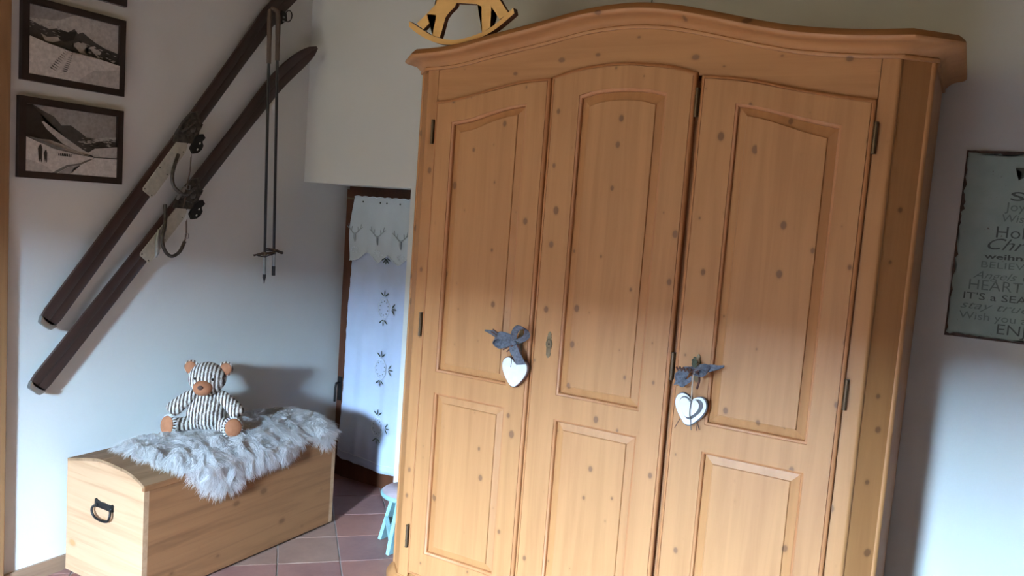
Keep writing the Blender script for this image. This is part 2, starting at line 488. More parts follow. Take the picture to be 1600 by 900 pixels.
# valance edging and stags
bm = B(); pts = []
for i in range(91):
    u = i / 90; x0 = lf(1.27) - .004; pts.append((x0 + (-2.44 - x0) * u, 3.474 + .005 * math.sin(u * 21) + .003 * math.sin(u * 43 + 1), vhem(u)))
tube(bm, pts, .003, 5)
obj('scalloped_edging', bm, m_thread, val, smooth=60)
bm = B(); tube(bm, [(-2.992 + .552 * i / 60, 3.474, 1.617 + .005 * abs(math.sin(i * .55))) for i in range(61)], .003, 5)
obj('heading_edging', bm, m_thread, val, smooth=60)
def strip2(bm, pts, w, y):          # flat thread strip in the xz plane
    pts = [Vector((p[0], y, p[1])) for p in pts]
    tube(bm, pts, w if isinstance(w, list) else [w] * len(pts), 4)
for sx, sz in ((-2.975, 1.405), (-2.815, 1.398), (-2.655, 1.386), (-2.515, 1.38)):
    bm = B(); sz += .008
    strip2(bm, [(sx, sz), (sx + .001, sz - .022), (sx + .004, sz - .045)], [.007, .007, .003], 3.470)
    strip2(bm, [(sx - .017, sz + .006), (sx, sz), (sx + .017, sz + .008)], [.003, .005, .003], 3.470)
    for s in (-1, 1):
        strip2(bm, [(sx + s * .004, sz), (sx + s * .028, sz + .018), (sx + s * .040, sz + .030), (sx + s * .045, sz + .055)], [.003, .0026, .0022, .0015], 3.470)
        strip2(bm, [(sx + s * .024, sz + .015), (sx + s * .020, sz + .040)], [.0022, .0015], 3.470)
        strip2(bm, [(sx + s * .038, sz + .026), (sx + s * .056, sz + .040)], [.0022, .0015], 3.470)
    obj('stag_embroidery', bm, m_deer, val, smooth=60)
    bm = B()
    for q in range(9):
        a = q * .7; rr = .012 + .0035 * q
        ell(bm, (sx + .012 + rr * math.cos(a), 3.471, sz - .085 + rr * .5 * math.sin(a)), (.006, .0015, .004), 6, 4)
    obj('leaf_embroidery', bm, m_thread, val, smooth=60)
bm = B()
for q, x in enumerate((-2.93, -2.81, -2.765, -2.675, -2.56)):
    ell(bm, (x, 3.474, 1.592), (.0055, .0015, .005), 6, 4)
obj('eyelets', bm, m_cutout, val)
# lace flowers: rings of white thread with dark eyelets
def flower(cx, cz, y):
    bm = B(); wh = B()
    ring = []
    for i in range(33):
        a = 2 * PI * i / 32; r = .036 + .005 * abs(math.sin(a * 4))
        ring.append((cx + r * math.cos(a) * 1.0, cz + r * 1.35 * math.sin(a)))
    strip2(wh, ring, .0016, y)
    for a0 in (90, 0, -90, 180):
        ca, sa = math.cos(math.radians(a0)), math.sin(math.radians(a0))
        bx, bz = cx + .052 * ca, cz + .062 * sa
        for da in (-52, 0, 52) if a0 != 180 else ():
            d = math.radians(a0 + da); l = .036
            q = Matrix.Rotation(-d, 3, 'Y')
            ell(bm, (bx + l * .55 * math.cos(d), y, bz + l * .62 * math.sin(d)), (l * .5, .0012, .0042), 8, 5, q)
            strip2(wh, [(bx + l * .1 * math.cos(d) - .006 * math.sin(d), bz + l * .1 * math.sin(d) + .006 * math.cos(d)),
                        (bx + l * 1.1 * math.cos(d), bz + l * 1.1 * math.sin(d))], .0011, y)
    for q in range(10):
        a = 2 * PI * (q + .5) / 10
        ell(bm, (cx + .028 * math.cos(a), y, cz + .038 * math.sin(a)), (.0028, .0012, .0028), 6, 4)
    obj('lace_cutouts', bm, m_cutout, cur); obj('lace_thread', wh, m_thread, cur)
for cx_, cz_ in ((-2.752, 1.020), (-2.752, .683), (-2.752, .354)): flower(cx_, cz_, 3.485)
bm = B()
for d in (150, 120, 90, 60, 30):
    dd = math.radians(-d)
    ell(bm, (-2.745 + .02 * math.cos(dd), 3.470, 1.303 + .026 * math.sin(dd)), (.016, .0012, .004), 8, 5, Matrix.Rotation(-dd, 3, 'Y'))
obj('lace_cutouts', bm, m_cutout, val)

# ---------------------------------------------------------------- wardrobe
WL, WR, YF, CH = -1.878, -.224, 2.56, .08      # front corners, front plane, canted corner size
SL, SR, YW = WL - CH, WR + CH, 3.17
corn = interp([(-1.878, 2.117), (-1.80, 2.120), (-1.713, 2.130), (-1.576, 2.157), (-1.381, 2.192), (-1.200, 2.226), (-1.035, 2.236),
               (-.90, 2.222), (-.783, 2.197), (-.593, 2.152), (-.487, 2.134), (-.352, 2.121), (-.224, 2.116)])
ward = thing('wardrobe', ((WL + WR) / 2, 2.86, 0), 'large honey coloured knotty pine wardrobe with three doors and arched cornice', 'wardrobe')
def colslab(bm, x0, x1, zlo, zhi, y0, y1, n=1):
    """solid between two height curves"""
    xs = [x0 + (x1 - x0) * i / n for i in range(n + 1)]
    R = [[bm.verts.new(p) for p in ((x, y0, zlo(x)), (x, y0, zhi(x)), (x, y1, zhi(x)), (x, y1, zlo(x)))] for x in xs]
    for i in range(n):
        for k in range(4): bm.faces.new((R[i][k], R[i][(k + 1) % 4], R[i + 1][(k + 1) % 4], R[i + 1][k]))
    bm.faces.new(R[0][::-1]); bm.faces.new(R[-1])
K = lambda c: (lambda x: c)
def loop(x0, x1, zb, top, d, n=24):
    """closed outline offset inward by d: bottom, right, curved top"""
    a = [(x0 + d, zb + d), (x1 - d, zb + d)]
    for i in range(n + 1):
        t = i / n; x = x1 - (x1 - x0) * t
        xx = (x1 - d) - (x1 - x0 - 2 * d) * t
        a.append((xx, top(x) - d))
    return a
def loft(bm, loops, cap=True, closeback=None):
    R = [[bm.verts.new((p[0], y, p[1])) for p in pts] for pts, y in loops]
    n = len(R[0])
    for a, b in zip(R, R[1:]):
        for i in range(n): bm.faces.new((a[i], a[(i + 1) % n], b[(i + 1) % n], b[i]))
    if cap:
        f = bm.faces.new(R[-1]); bmesh.ops.triangulate(bm, faces=[f], ngon_method='EAR_CLIP')

YDR = 2.545     # door face
def make_door(x0, x1, zb, top, ux, utop, mid, lx, lz, hinge_side, hz):
    d = bpy.data.objects.new('door', None); COL.objects.link(d); d.parent = ward
    e = .013
    us, ut, ub = ux, utop, mid[0]
    bm = B(); ti = lambda x: top(x) - e
    yb = YF + .012
    xa, xb = x0 + e, x1 - e
    # stiles and rails share one face
    colslab(bm, xa, ux[0], K(zb + e), ti, YDR, yb, 6)
    colslab(bm, ux[1], xb, K(zb + e), ti, YDR, yb, 6)
    colslab(bm, ux[0], ux[1], utop, ti, YDR, yb, 24)
    colslab(bm, ux[0], ux[1], K(lz[1]), K(mid[0]), YDR, yb, 1)
    colslab(bm, ux[0], ux[1], K(zb + e), K(lz[0]), YDR, yb, 1)
    if lx[0] > ux[0] + .001: colslab(bm, ux[0], lx[0], K(lz[0]), K(lz[1]), YDR, yb)
    if lx[1] < ux[1] - .001: colslab(bm, lx[1], ux[1], K(lz[0]), K(lz[1]), YDR, yb)
    fr = obj('door_frame', bm, m_pine_v, d)
    # rounded edge bead
    bm = B(); L = lambda q: loop(x0, x1, zb, top, q, 30)
    prof = [(e, YDR), (e - .0008, YDR + .0035), (e - .002, YDR + .001)]
    for a in range(0, 100, 15):
        r = math.radians(a); prof.append((e - .002 - (e - .002) * math.sin(r) if a < 90 else 0, YDR + .011 - .0105 * math.cos(r)))
    prof.append((0, YF + .004))
    loft(bm, [(L(q), y) for q, y in prof], cap=False)
    obj('edge_bead', bm, m_pine_edge, d, smooth=50)
    # panels
    for (a0, a1, b0, tf) in ((ux[0], ux[1], mid[0], utop), (lx[0], lx[1], lz[0], K(lz[1]))):
        L = lambda q: loop(a0, a1, b0, tf, q, 20)
        bm = B()
        prof = [(0, YDR)]
        prof.append((.0008, YDR + .003))
        for a in range(0, 91, 18):
            r = math.radians(a); prof.append((.0015 + .008 * math.sin(r), YDR + .0035 + .009 * (1 - math.cos(r))))
        prof.append((.0095, YF + .004))
        loft(bm, [(L(q), y) for q, y in prof], cap=False)
        obj('panel_moulding', bm, m_pine_edge, d, smooth=50)
        bm = B()
        loft(bm, [(L(q), y) for q, y in ((.009, YF + .003), (.036, YF - .004), (.0375, YF - .0085), (.039, YF - .009))])
        obj('raised_panel', bm, m_pine_v, d)
    hx = x0 - .008 if hinge_side < 0 else x1 + .006
    for z in hz:
        bm = B()
        tube(bm, [(hx, YDR + .004, z - .045), (hx, YDR + .004, z + .045)], .0062, 10)
        for q in (-.045, -.02, .02, .043): tube(bm, [(hx, YDR + .004, z + q - .0015), (hx, YDR + .004, z + q + .0015)], .0072, 10)
        box(bm, hx - .006 if hinge_side < 0 else hx - .001, hx + .001 if hinge_side < 0 else hx + .006, YF - .003, YF + .001, z - .045, z + .045)
        obj('hinge', bm, m_hinge, d, smooth=50)
    return d
t1 = interp([(-1.822, 1.996), (-1.76, 2.001), (-1.698, 2.013), (-1.562, 2.044), (-1.465, 2.064), (-1.40, 2.071), (-1.334, 2.074)])
t2 = interp([(-1.331, 2.078), (-1.305, 2.086), (-1.216, 2.108), (-1.127, 2.119), (-1.07, 2.121), (-1.013, 2.119), (-.889, 2.104), (-.811, 2.082)])
t3 = interp([(-.805, 2.074), (-.769, 2.073), (-.654, 2.061), (-.508, 2.032), (-.370, 2.008), (-.278, 1.996)])
u1 = interp([(-1.742, 1.916), (-1.66, 1.930), (-1.595, 1.949), (-1.50, 1.972), (-1.425, 1.983)])
u2 = interp([(-1.221, 2.012), (-1.16, 2.027), (-1.066, 2.034), (-.97, 2.030), (-.908, 2.018)])
u3 = interp([(-.683, 1.984), (-.62, 1.975), (-.53, 1.955), (-.45, 1.936), (-.366, 1.920)])
d1 = make_door(-1.822, -1.336, .126, t1, (-1.742, -1.425), u1, (.962,), (-1.742, -1.425), (.228, .880), -1, (1.880, 1.137, .278))
d2 = make_door(-1.333, -.814, .126, t2, (-1.221, -.908), u2, (.962,), (-1.221, -.908), (.228, .876), 1, (1.988, 1.133, .278))
d3 = make_door(-.800, -.280, .126, t3, (-.683, -.366), u3, (.960,), (-.683, -.366), (.228, .872), 1, (1.886, 1.132, .278))
# carcass
bm = B(); box(bm, SL + .02, SR - .02, YF + CH + .015, YW, .09, 2.10); box(bm, WL + .03, WR - .03, YF + .018, YF + CH + .02, .12, 2.06)
obj('inner_case', bm, m_pine_edge, ward)
for s, xs, nm in ((1, SR, 'r'), (-1, SL, 'l')):
    bm = B(); box(bm, min(xs, xs - s * .02), max(xs, xs - s * .02), YF + CH + .016, YW, .08, 2.13)
    obj('side_panel', bm, m_pine_v, ward)
    c = WR if s > 0 else WL
    inner = -.278 if s > 0 else -1.824
    # front stile with rounded outer corner
    pts = [(inner, YF), (c - s * .012, YF)]
    for a in range(15, 91, 15):
        r = math.radians(a); pts.append((c - s * .012 + s * .012 * math.sin(r), YF + .012 - .012 * math.cos(r)))
    pts += [(c - s * .001, YF + .016), (c - s * .03, YF + .03), (inner, YF + .03)]
    bm = B(); prism(bm, pts if s > 0 else pts[::-1], .10, 2.14)
    obj('corner_stile', bm, m_pine_v, ward, smooth=35)
    # canted board, slightly recessed
    q = .006
    p0 = (c - s * .002, YF + .012); p1 = (SR - .010 if s > 0 else SL + .010, YF + CH - .004)
    pts = [p0, p1, (p1[0] - s * .03, p1[1] + .02), (p0[0] - s * .03, p0[1] + .03)]
    bm = B(); prism(bm, pts, .10, 2.14)
    obj('canted_panel', bm, m_pine_v, ward)
    # half round bead where the canted board meets the side
    bm = B(); tube(bm, [(xs - s * .008, YF + CH + .006, .10), (xs - s * .008, YF + CH + .006, 2.14)], .011, 14)
    obj('corner_bead', bm, m_pine_v, ward, smooth=60)
# frieze board
bm = B()
segs = [(-1.822, -1.333, t1), (-1.333, -.812, t2), (-.812, -.280, t3)]
for a, b, t in segs: colslab(bm, a, b, t, lambda x: corn(x) + .01, YF, YF + .02, 20)
obj('frieze', bm, m_pine_h, ward)
# cornice swept round the canted front
def cornice():
    bm = B()
    xs = [WL] + [WL + (WR - WL) * i / 56 for i in range(1, 56)] + [WR]
    path = [(SL, YW), (SL, YF + CH)] + [(x, YF) for x in xs] + [(SR, YF + CH), (SR, YW)]
    n = len(path)
    norm = []
    for i in range(n - 1):
        a, b = Vector(path[i]), Vector(path[i + 1]); t = (b - a).normalized(); norm.append(Vector((t.y, -t.x)))
    prof = [(-.01, -.006), (.007, -.006), (.009, -.003), (.009, .003), (.006, .006), (.012, .010), (.017, .016), (.024, .022), (.034, .027), (.046, .030), (.056, .031), (.064, .034), (.069, .039),
            (.070, .044), (.066, .050), (.057, .059), (.049, .066), (.040, .068), (-.05, .068), (-.05, -.006)]
    rings = []
    for i, p in enumerate(path):
        if i == 0: m = norm[0]
        elif i == n - 1: m = norm[-1]
        else:
            s = (norm[i - 1] + norm[i]).normalized(); m = s / s.dot(norm[i])
        z0 = corn(p[0]) if p[1] == YF else (2.117)
        rings.append([bm.verts.new((p[0] + m.x * o, p[1] + m.y * o, z0 + dz)) for o, dz in prof])
    for a, b in zip(rings, rings[1:]):
        for k in range(len(prof)): bm.faces.new((a[k], a[(k + 1) % len(prof)], b[(k + 1) % len(prof)], b[k]))
    bm.faces.new(rings[0][::-1]); bm.faces.new(rings[-1])
    return bm
obj('cornice', cornice(), m_pine_h, ward, smooth=40)
bm = B(); colslab(bm, WL, WR, lambda x: corn(x) + .045, lambda x: corn(x) + .060, YF + .03, YW, 50)
colslab(bm, SL, WL, K(2.162), K(2.177), YF + CH, YW, 1); colslab(bm, WR, SR, K(2.162), K(2.177), YF + CH, YW, 1)
obj('top_board', bm, m_pine_h, ward)
# plinth with swelling feet
bm = B()
pl = [(SL, YW), (SL, YF + CH), (WL, YF - .002), (WR, YF - .002), (SR, YF + CH), (SR, YW)]
prism(bm, pl, .03, .105)
obj('plinth', bm, m_pine_h, ward)
for s, c in ((1, WR), (-1, WL)):
    bm = B()
    prof = [(.0, .103), (.006, .098), (.012, .090), (.020, .078), (.026, .06), (.026, .03), (.020, .0)]
    out = []
    pa = [(c - s * .09, YF), (c, YF), (c + s * CH, YF + CH), (c + s * CH, YF + CH + .07)]
    nn = []
    for a, b in zip(pa, pa[1:]):
        t = (Vector(b) - Vector(a)).normalized(); nn.append(Vector((t.y, -t.x)) * s)
    rings = []
    for i, p in enumerate(pa):
        m = nn[0] if i == 0 else nn[-1] if i == 3 else (nn[i - 1] + nn[i]).normalized() / ((nn[i - 1] + nn[i]).normalized().dot(nn[i]))
        rings.append([bm.verts.new((p[0] + m.x * o, p[1] + m.y * o, z)) for o, z in prof] + [bm.verts.new((p[0] - m.x * .03, p[1] - m.y * .03, 0)), bm.verts.new((p[0] - m.x * .03, p[1] - m.y * .03, .118))])
    for a, b in zip(rings, rings[1:]):
        k_ = len(a)
        for k in range(k_): bm.faces.new((a[k], a[(k + 1) % k_], b[(k + 1) % k_], b[k]))
    bm.faces.new(rings[0][::-1]); bm.faces.new(rings[-1])
    obj('foot', bm, m_pine_h, ward, smooth=50)
# escutcheons
def escutcheon(cx, cz, par):
    half = [(0, .047), (.004, .044), (.007, .036), (.006, .030), (.009, .026), (.007, .021), (.010, .015), (.013, .006), (.0125, -.002), (.009, -.012), (.006, -.020), (.006, -.026), (.0085, -.031), (.008, -.038), (.004, -.044), (0, -.048)]
    pts = [(cx + x, cz + z) for x, z in half] + [(cx - x, cz + z) for x, z in half[-2:0:-1]]
    bm = B(); prism(bm, pts, YDR - .0025, YDR + .0002, 'y')
    e = obj('escutcheon', bm, m_brass, par)
    bm = B(); ell(bm, (cx, YDR - .0028, cz + .002), (.0028, .001, .0045), 10, 6)
    bx = obj('keyhole', bm, m_iron, par)
    bm = B()
    tube(bm, [(cx + .0085 * math.cos(a * PI / 8), YDR - .0035, cz + .003 + .015 * math.sin(a * PI / 8)) for a in range(17)], .0012, 5)
    obj('escutcheon_rim', bm, m_brass, par, smooth=60)
escutcheon(-1.262, 1.138, d2); escutcheon(-1.377, 1.138, d1); escutcheon(-.722, 1.140, d3)
for kx, kz, dr in ((-1.377, 1.140, d1), (-.722, 1.142, d3)):
    bm = B(); tube(bm, [(kx, YDR, kz), (kx, YDR - .032, kz)], .003, 8)
    tube(bm, [(kx + .011 * math.cos(a * PI / 8), YDR - .040, kz + .010 * math.sin(a * PI / 8)) for a in range(17)], .0024, 6)
    obj('key', bm, m_brass, dr, smooth=60)

# ---------------------------------------------------------------- heart pendants
def heart_pts(cx, cz, w, h, n=40, tilt=0):
    half = smooth_path([Vector((a, b, 0)) for a, b in ((0, .34), (.13, .455), (.30, .50), (.44, .42), (.50, .24), (.46, .02), (.34, -.20), (.17, -.41), (.08, -.485), (0, -.5))], 4)
    pts = [(v.x, v.y) for v in half] + [(-v.x, v.y) for v in half[-2:0:-1]]
    return [(cx + x * w * math.cos(tilt) - z * h * math.sin(tilt), cz + x * w * math.sin(tilt) + z * h * math.cos(tilt)) for x, z in pts]
h1 = thing('heart_pendant', (-1.377, 2.52, 1.14), 'plain white wooden heart with grey bow on the left door key', 'pendant', 'heart pendants on the wardrobe keys')
bm = B(); prism(bm, heart_pts(-1.379, 1.020, .109, .108, tilt=-.05), 2.519, 2.531, 'y'); obj('heart_back', bm, m_twig, h1)
bm = B(); prism(bm, heart_pts(-1.380, 1.021, .102, .101, tilt=-.05), 2.5155, 2.5195, 'y'); obj('heart', bm, m_white, h1)
Y0 = 2.505
def V(x, z, y=Y0): return Vector((x, y, z))
bm = B()
ribbon(bm, smooth_path([V(-1.378, 1.138, 2.50), V(-1.405, 1.150, 2.487), V(-1.435, 1.153, 2.48), V(-1.452, 1.135, 2.488), V(-1.435, 1.118, 2.50), V(-1.405, 1.125, 2.505), V(-1.380, 1.135, 2.503)]), Vector((.004, .007, .014)))
ribbon(bm, smooth_path([V(-1.378, 1.138, 2.50), V(-1.375, 1.168, 2.488), V(-1.355, 1.193, 2.48), V(-1.330, 1.192, 2.482), V(-1.325, 1.170, 2.492), V(-1.345, 1.150, 2.50), V(-1.375, 1.137, 2.503)]), Vector((.006, .010, -.006)))
obj('bow_loops', bm, m_felt, h1, smooth=60)
bm = B()
ribbon(bm, smooth_path([V(-1.435, 1.140, 2.505), V(-1.465, 1.155, 2.50), V(-1.485, 1.158, 2.50), V(-1.508, 1.160, 2.505)]), [Vector((0, .003, .014 * (1 - i / 18.) + .001)) for i in range(19)])
ribbon(bm, smooth_path([V(-1.378, 1.130, 2.50), V(-1.372, 1.105, 2.492), V(-1.358, 1.085, 2.495), V(-1.348, 1.058, 2.505)]), Vector((.016, .004, .003)))
obj('bow_tails', bm, m_felt, h1, smooth=60)
bm = B(); ell(bm, (-1.380, 2.498, 1.133), (.012, .009, .011), 12, 8); obj('bow_knot', bm, m_felt, h1, smooth=180)
bm = B()
for a, b in (((-1.378, 1.128), (-1.418, 1.102)), ((-1.376, 1.128), (-1.402, 1.097)), ((-1.468, 1.170), (-1.440, 1.158)), ((-1.475, 1.160), (-1.448, 1.150))):
    tube(bm, [V(a[0], a[1], 2.495), V(b[0], b[1], 2.492)], .0022, 6)
tube(bm, smooth_path([V(-1.366, 1.13, 2.498), V(-1.355, 1.11, 2.50), V(-1.347, 1.085, 2.505)]), .004, 6)
obj('twigs', bm, m_twig, h1)
bm = B(); tube(bm, smooth_path([V(-1.380, 1.13, 2.497), V(-1.388, 1.09, 2.503), V(-1.392, 1.06, 2.513), V(-1.394, 1.04, 2.514)]), .0012, 5); obj('hanging_string', bm, m_twig, h1)

h2 = thing('heart_pendant', (-.722, 2.52, 1.14), 'white heart with inner grey heart outline, hanging on the right door key', 'pendant', 'heart pendants on the wardrobe keys')
bm = B(); prism(bm, heart_pts(-.727, 1.004, .107, .103, tilt=-.08), 2.522, 2.532, 'y'); obj('heart_back', bm, m_slate, h2)
bm = B(); prism(bm, heart_pts(-.728, 1.005, .101, .097, tilt=-.08), 2.5185, 2.5225, 'y'); obj('heart', bm, m_white, h2)
bm = B(); prism(bm, heart_pts(-.725, 1.011, .077, .071, tilt=-.08), 2.5165, 2.5187, 'y'); obj('heart_groove', bm, m_slate, h2)
bm = B(); prism(bm, heart_pts(-.729, 1.013, .064, .060, tilt=-.08), 2.510, 2.5168, 'y'); obj('inner_heart', bm, m_white, h2)
bm = B()
ribbon(bm, smooth_path([V(-.722, 1.140, 2.50), V(-.745, 1.140, 2.49), V(-.765, 1.133, 2.492), V(-.768, 1.112, 2.50), V(-.750, 1.092, 2.498), V(-.735, 1.095, 2.492), V(-.735, 1.112, 2.492)]), Vector((.010, .004, .010)))
ribbon(bm, smooth_path([V(-.722, 1.138, 2.50), V(-.705, 1.152, 2.485), V(-.685, 1.158, 2.482), V(-.672, 1.147, 2.49), V(-.688, 1.134, 2.498), V(-.718, 1.134, 2.503)]), Vector((.004, .008, .009)))
obj('bow_loops', bm, m_felt, h2, smooth=60)
bm = B()
ribbon(bm, smooth_path([V(-.688, 1.148, 2.50), V(-.665, 1.156, 2.498), V(-.645, 1.160, 2.50), V(-.628, 1.166, 2.505)]), [Vector((0, .003, .014 * (1 - i / 20.) + .001)) for i in range(19)])
ribbon(bm, smooth_path([V(-.745, 1.138, 2.505), V(-.755, 1.118, 2.505), V(-.762, 1.10, 2.508), V(-.768, 1.085, 2.51)]), Vector((.016, .003, .004)))
obj('bow_tails', bm, m_felt, h2, smooth=60)
bm = B()
for i in range(6): tube(bm, [V(-.775 + .012 * i, 1.143 + .002 * (i % 2), 2.488), V(-.768 + .012 * i, 1.135, 2.484), V(-.762 + .012 * i, 1.146, 2.486)], .0035, 6)
tube(bm, smooth_path([V(-.705, 1.135, 2.497), V(-.700, 1.11, 2.50), V(-.708, 1.08, 2.51)]), .004, 6)
for a, b in (((-.775, .935), (-.752, .985)), ((-.702, .940), (-.706, .975)), ((-.693, .945), (-.700, .965)), ((-.778, 1.075), (-.765, 1.09))):
    tube(bm, [V(a[0], a[1], 2.530), V(b[0], b[1], 2.528)], .0013, 5)
obj('twigs', bm, m_twig, h2)
bm = B(); tube(bm, smooth_path([V(-.718, 1.135, 2.495), V(-.721, 1.09, 2.500), V(-.722, 1.04, 2.509)]), .0022, 6); obj('hanging_string', bm, m_string, h2)
bm = B(); tube(bm, smooth_path([V(-.722, 1.045, 2.508), V(-.723, 1.00, 2.506), V(-.718, .965, 2.512), V(-.716, .942, 2.518)]), .0015, 6); obj('dark_string', bm, m_slate, h2)
bm = B()
for dx, dz, r in ((0, 0, .008), (.005, .008, .006), (-.004, .010, .005), (.001, .018, .005), (.004, -.006, .006)):
    ell(bm, (-.722 + dx, 2.500, 1.160 + dz), (r, .004, r * 1.1), 8, 6)
obj('leaf_sprig', bm, plain('dull_green_sprig', (.07, .08, .05), .8), h2)

# ---------------------------------------------------------------- rocking horse on the cornice
rh = thing('rocking_horse', (-1.72, 2.54, 2.19), 'flat yellow plywood rocking horse standing on top of the wardrobe', 'ornament')
UP = .008
body = [(-1.827, 2.363), (-1.836, 2.340), (-1.874, 2.307), (-1.918, 2.274), (-1.886, 2.250), (-1.860, 2.271), (-1.829, 2.300), (-1.833, 2.275), (-1.842, 2.226), (-1.808, 2.217), (-1.802, 2.233), (-1.788, 2.288),
        (-1.772, 2.307), (-1.748, 2.326), (-1.744, 2.340), (-1.651, 2.330), (-1.631, 2.318), (-1.622, 2.227), (-1.588, 2.244), (-1.590, 2.314), (-1.573, 2.299), (-1.551, 2.270), (-1.516, 2.291), (-1.534, 2.311),
        (-1.561, 2.346), (-1.572, 2.385), (-1.60, 2.415), (-1.66, 2.418), (-1.70, 2.405), (-1.75, 2.415), (-1.775, 2.46), (-1.79, 2.51), (-1.80, 2.53), (-1.815, 2.512), (-1.845, 2.49), (-1.885, 2.465), (-1.88, 2.448), (-1.85, 2.445), (-1.825, 2.44), (-1.82, 2.40)]
def two_tone(name, pts, y0, y1):
    bm = B(); prism(bm, [(x, z + UP) for x, z in pts], y0, y1, 'y')
    bmesh.ops.recalc_face_normals(bm, faces=bm.faces)
    for f in bm.faces: f.material_index = 0 if abs(f.normal.y) > .5 else 1
    return obj(name, bm, [m_horse, m_horse_edge], rh)
two_tone('horse_body', body, 2.527, 2.549)
top_ = [(-1.953, 2.284), (-1.919, 2.266), (-1.886, 2.248), (-1.842, 2.226), (-1.789, 2.211), (-1.717, 2.206), (-1.622, 2.227), (-1.566, 2.254), (-1.516, 2.291), (-1.496, 2.307)]
bot_ = [(-1.951, 2.263), (-1.909, 2.235), (-1.844, 2.205), (-1.780, 2.190), (-1.716, 2.191), (-1.620, 2.211), (-1.555, 2.241), (-1.490, 2.287)]
def fine(p): return [(v.x, v.y) for v in smooth_path([Vector((a, b, 0)) for a, b in p], 4)]
two_tone('rocker', fine(top_) + fine(bot_)[::-1], 2.5235, 2.5525)
bm = B(); tube(bm, [(-1.60, 2.538, 2.40), (-1.575, 2.538, 2.42), (-1.55, 2.538, 2.40), (-1.545, 2.538, 2.37)], [.006, .009, .007, .002], 6)
obj('tail', bm, m_horse, rh, smooth=60)

# hanging cord behind the wardrobe top
bm = B(); tube(bm, [(-1.236, 3.18, ZC), (-1.234, 3.18, 2.6), (-1.232, 3.18, 2.15)], .0022, 6)
tag(obj('hanging_cord', bm, m_iron), 'thin black cord running up the wall behind the wardrobe top', 'cord')

# ---------------------------------------------------------------- chest
CX0, CX1, CY0, CY1 = -3.072, -2.590, 1.91, 2.965
arch = interp([(-3.072, .478), (-3.02, .490), (-2.97, .500), (-2.90, .514), (-2.863, .519), (-2.80, .519), (-2.767, .517), (-2.692, .510), (-2.631, .494), (-2.59, .474)])
chest = thing('chest', ((CX0 + CX1) / 2, (CY0 + CY1) / 2, 0), 'old pine blanket chest with arched lid below the skis', 'chest')
T = .022
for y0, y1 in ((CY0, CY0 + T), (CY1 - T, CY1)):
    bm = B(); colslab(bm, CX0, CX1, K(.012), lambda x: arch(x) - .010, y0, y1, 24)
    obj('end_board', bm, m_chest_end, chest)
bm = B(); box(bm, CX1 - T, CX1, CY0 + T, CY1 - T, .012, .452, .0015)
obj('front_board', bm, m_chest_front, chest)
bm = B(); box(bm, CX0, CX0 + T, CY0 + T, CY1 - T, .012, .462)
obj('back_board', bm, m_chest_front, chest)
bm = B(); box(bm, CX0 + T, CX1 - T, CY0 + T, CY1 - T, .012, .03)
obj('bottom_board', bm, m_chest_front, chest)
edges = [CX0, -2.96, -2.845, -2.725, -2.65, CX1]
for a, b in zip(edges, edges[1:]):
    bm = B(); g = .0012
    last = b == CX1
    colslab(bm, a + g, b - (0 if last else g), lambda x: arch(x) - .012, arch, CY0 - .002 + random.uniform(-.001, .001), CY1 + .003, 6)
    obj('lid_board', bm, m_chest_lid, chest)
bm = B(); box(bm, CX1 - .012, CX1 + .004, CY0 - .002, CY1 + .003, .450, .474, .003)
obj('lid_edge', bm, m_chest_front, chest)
bm = B()
for x in (CX0 + .03, CX1 - .05):
    for y in (CY0 + .03, CY1 - .06): box(bm, x, x + .03, y, y + .03, 0, .013)
obj('foot_blocks', bm, m_iron, chest)
# iron end handle
hx = -2.825
bm = B()
pts = [(-.060, .028), (-.052, .033), (-.040, .026), (-.020, .022), (0, .024), (.020, .022), (.040, .024), (.052, .030), (.060, .022), (.056, .004), (.060, -.008), (.040, -.012), (0, -.010), (-.040, -.012), (-.060, -.006), (-.056, .006)]
prism(bm, [(hx + x * .98, .334 + z * .75) for x, z in pts], CY0 - .004, CY0 + .001, 'y')
hp = obj('handle_plate', bm, m_iron, chest)
bm = B()
tube(bm, smooth_path([(hx - .044, CY0 - .004, .334), (hx - .055, CY0 - .014, .326), (hx - .056, CY0 - .017, .310), (hx - .040, CY0 - .016, .290), (hx, CY0 - .016, .284), (hx + .040, CY0 - .016, .290), (hx + .056, CY0 - .017, .310), (hx + .055, CY0 - .014, .326), (hx + .044, CY0 - .004, .334)], 4), .0048, 8)
for s in (-1, 1): ell(bm, (hx + s * .044, CY0 - .005, .334), (.009, .005, .009), 10, 6)
obj('handle_bail', bm, m_iron, hp, smooth=60)
bm = B(); box(bm, CX1, CX1 + .004, 2.42, 2.47, .405, .432, .001); ell(bm, (CX1 + .004, 2.445, .418), (.002, .009, .006), 8, 5)
obj('lock_plate', bm, m_brass, chest)

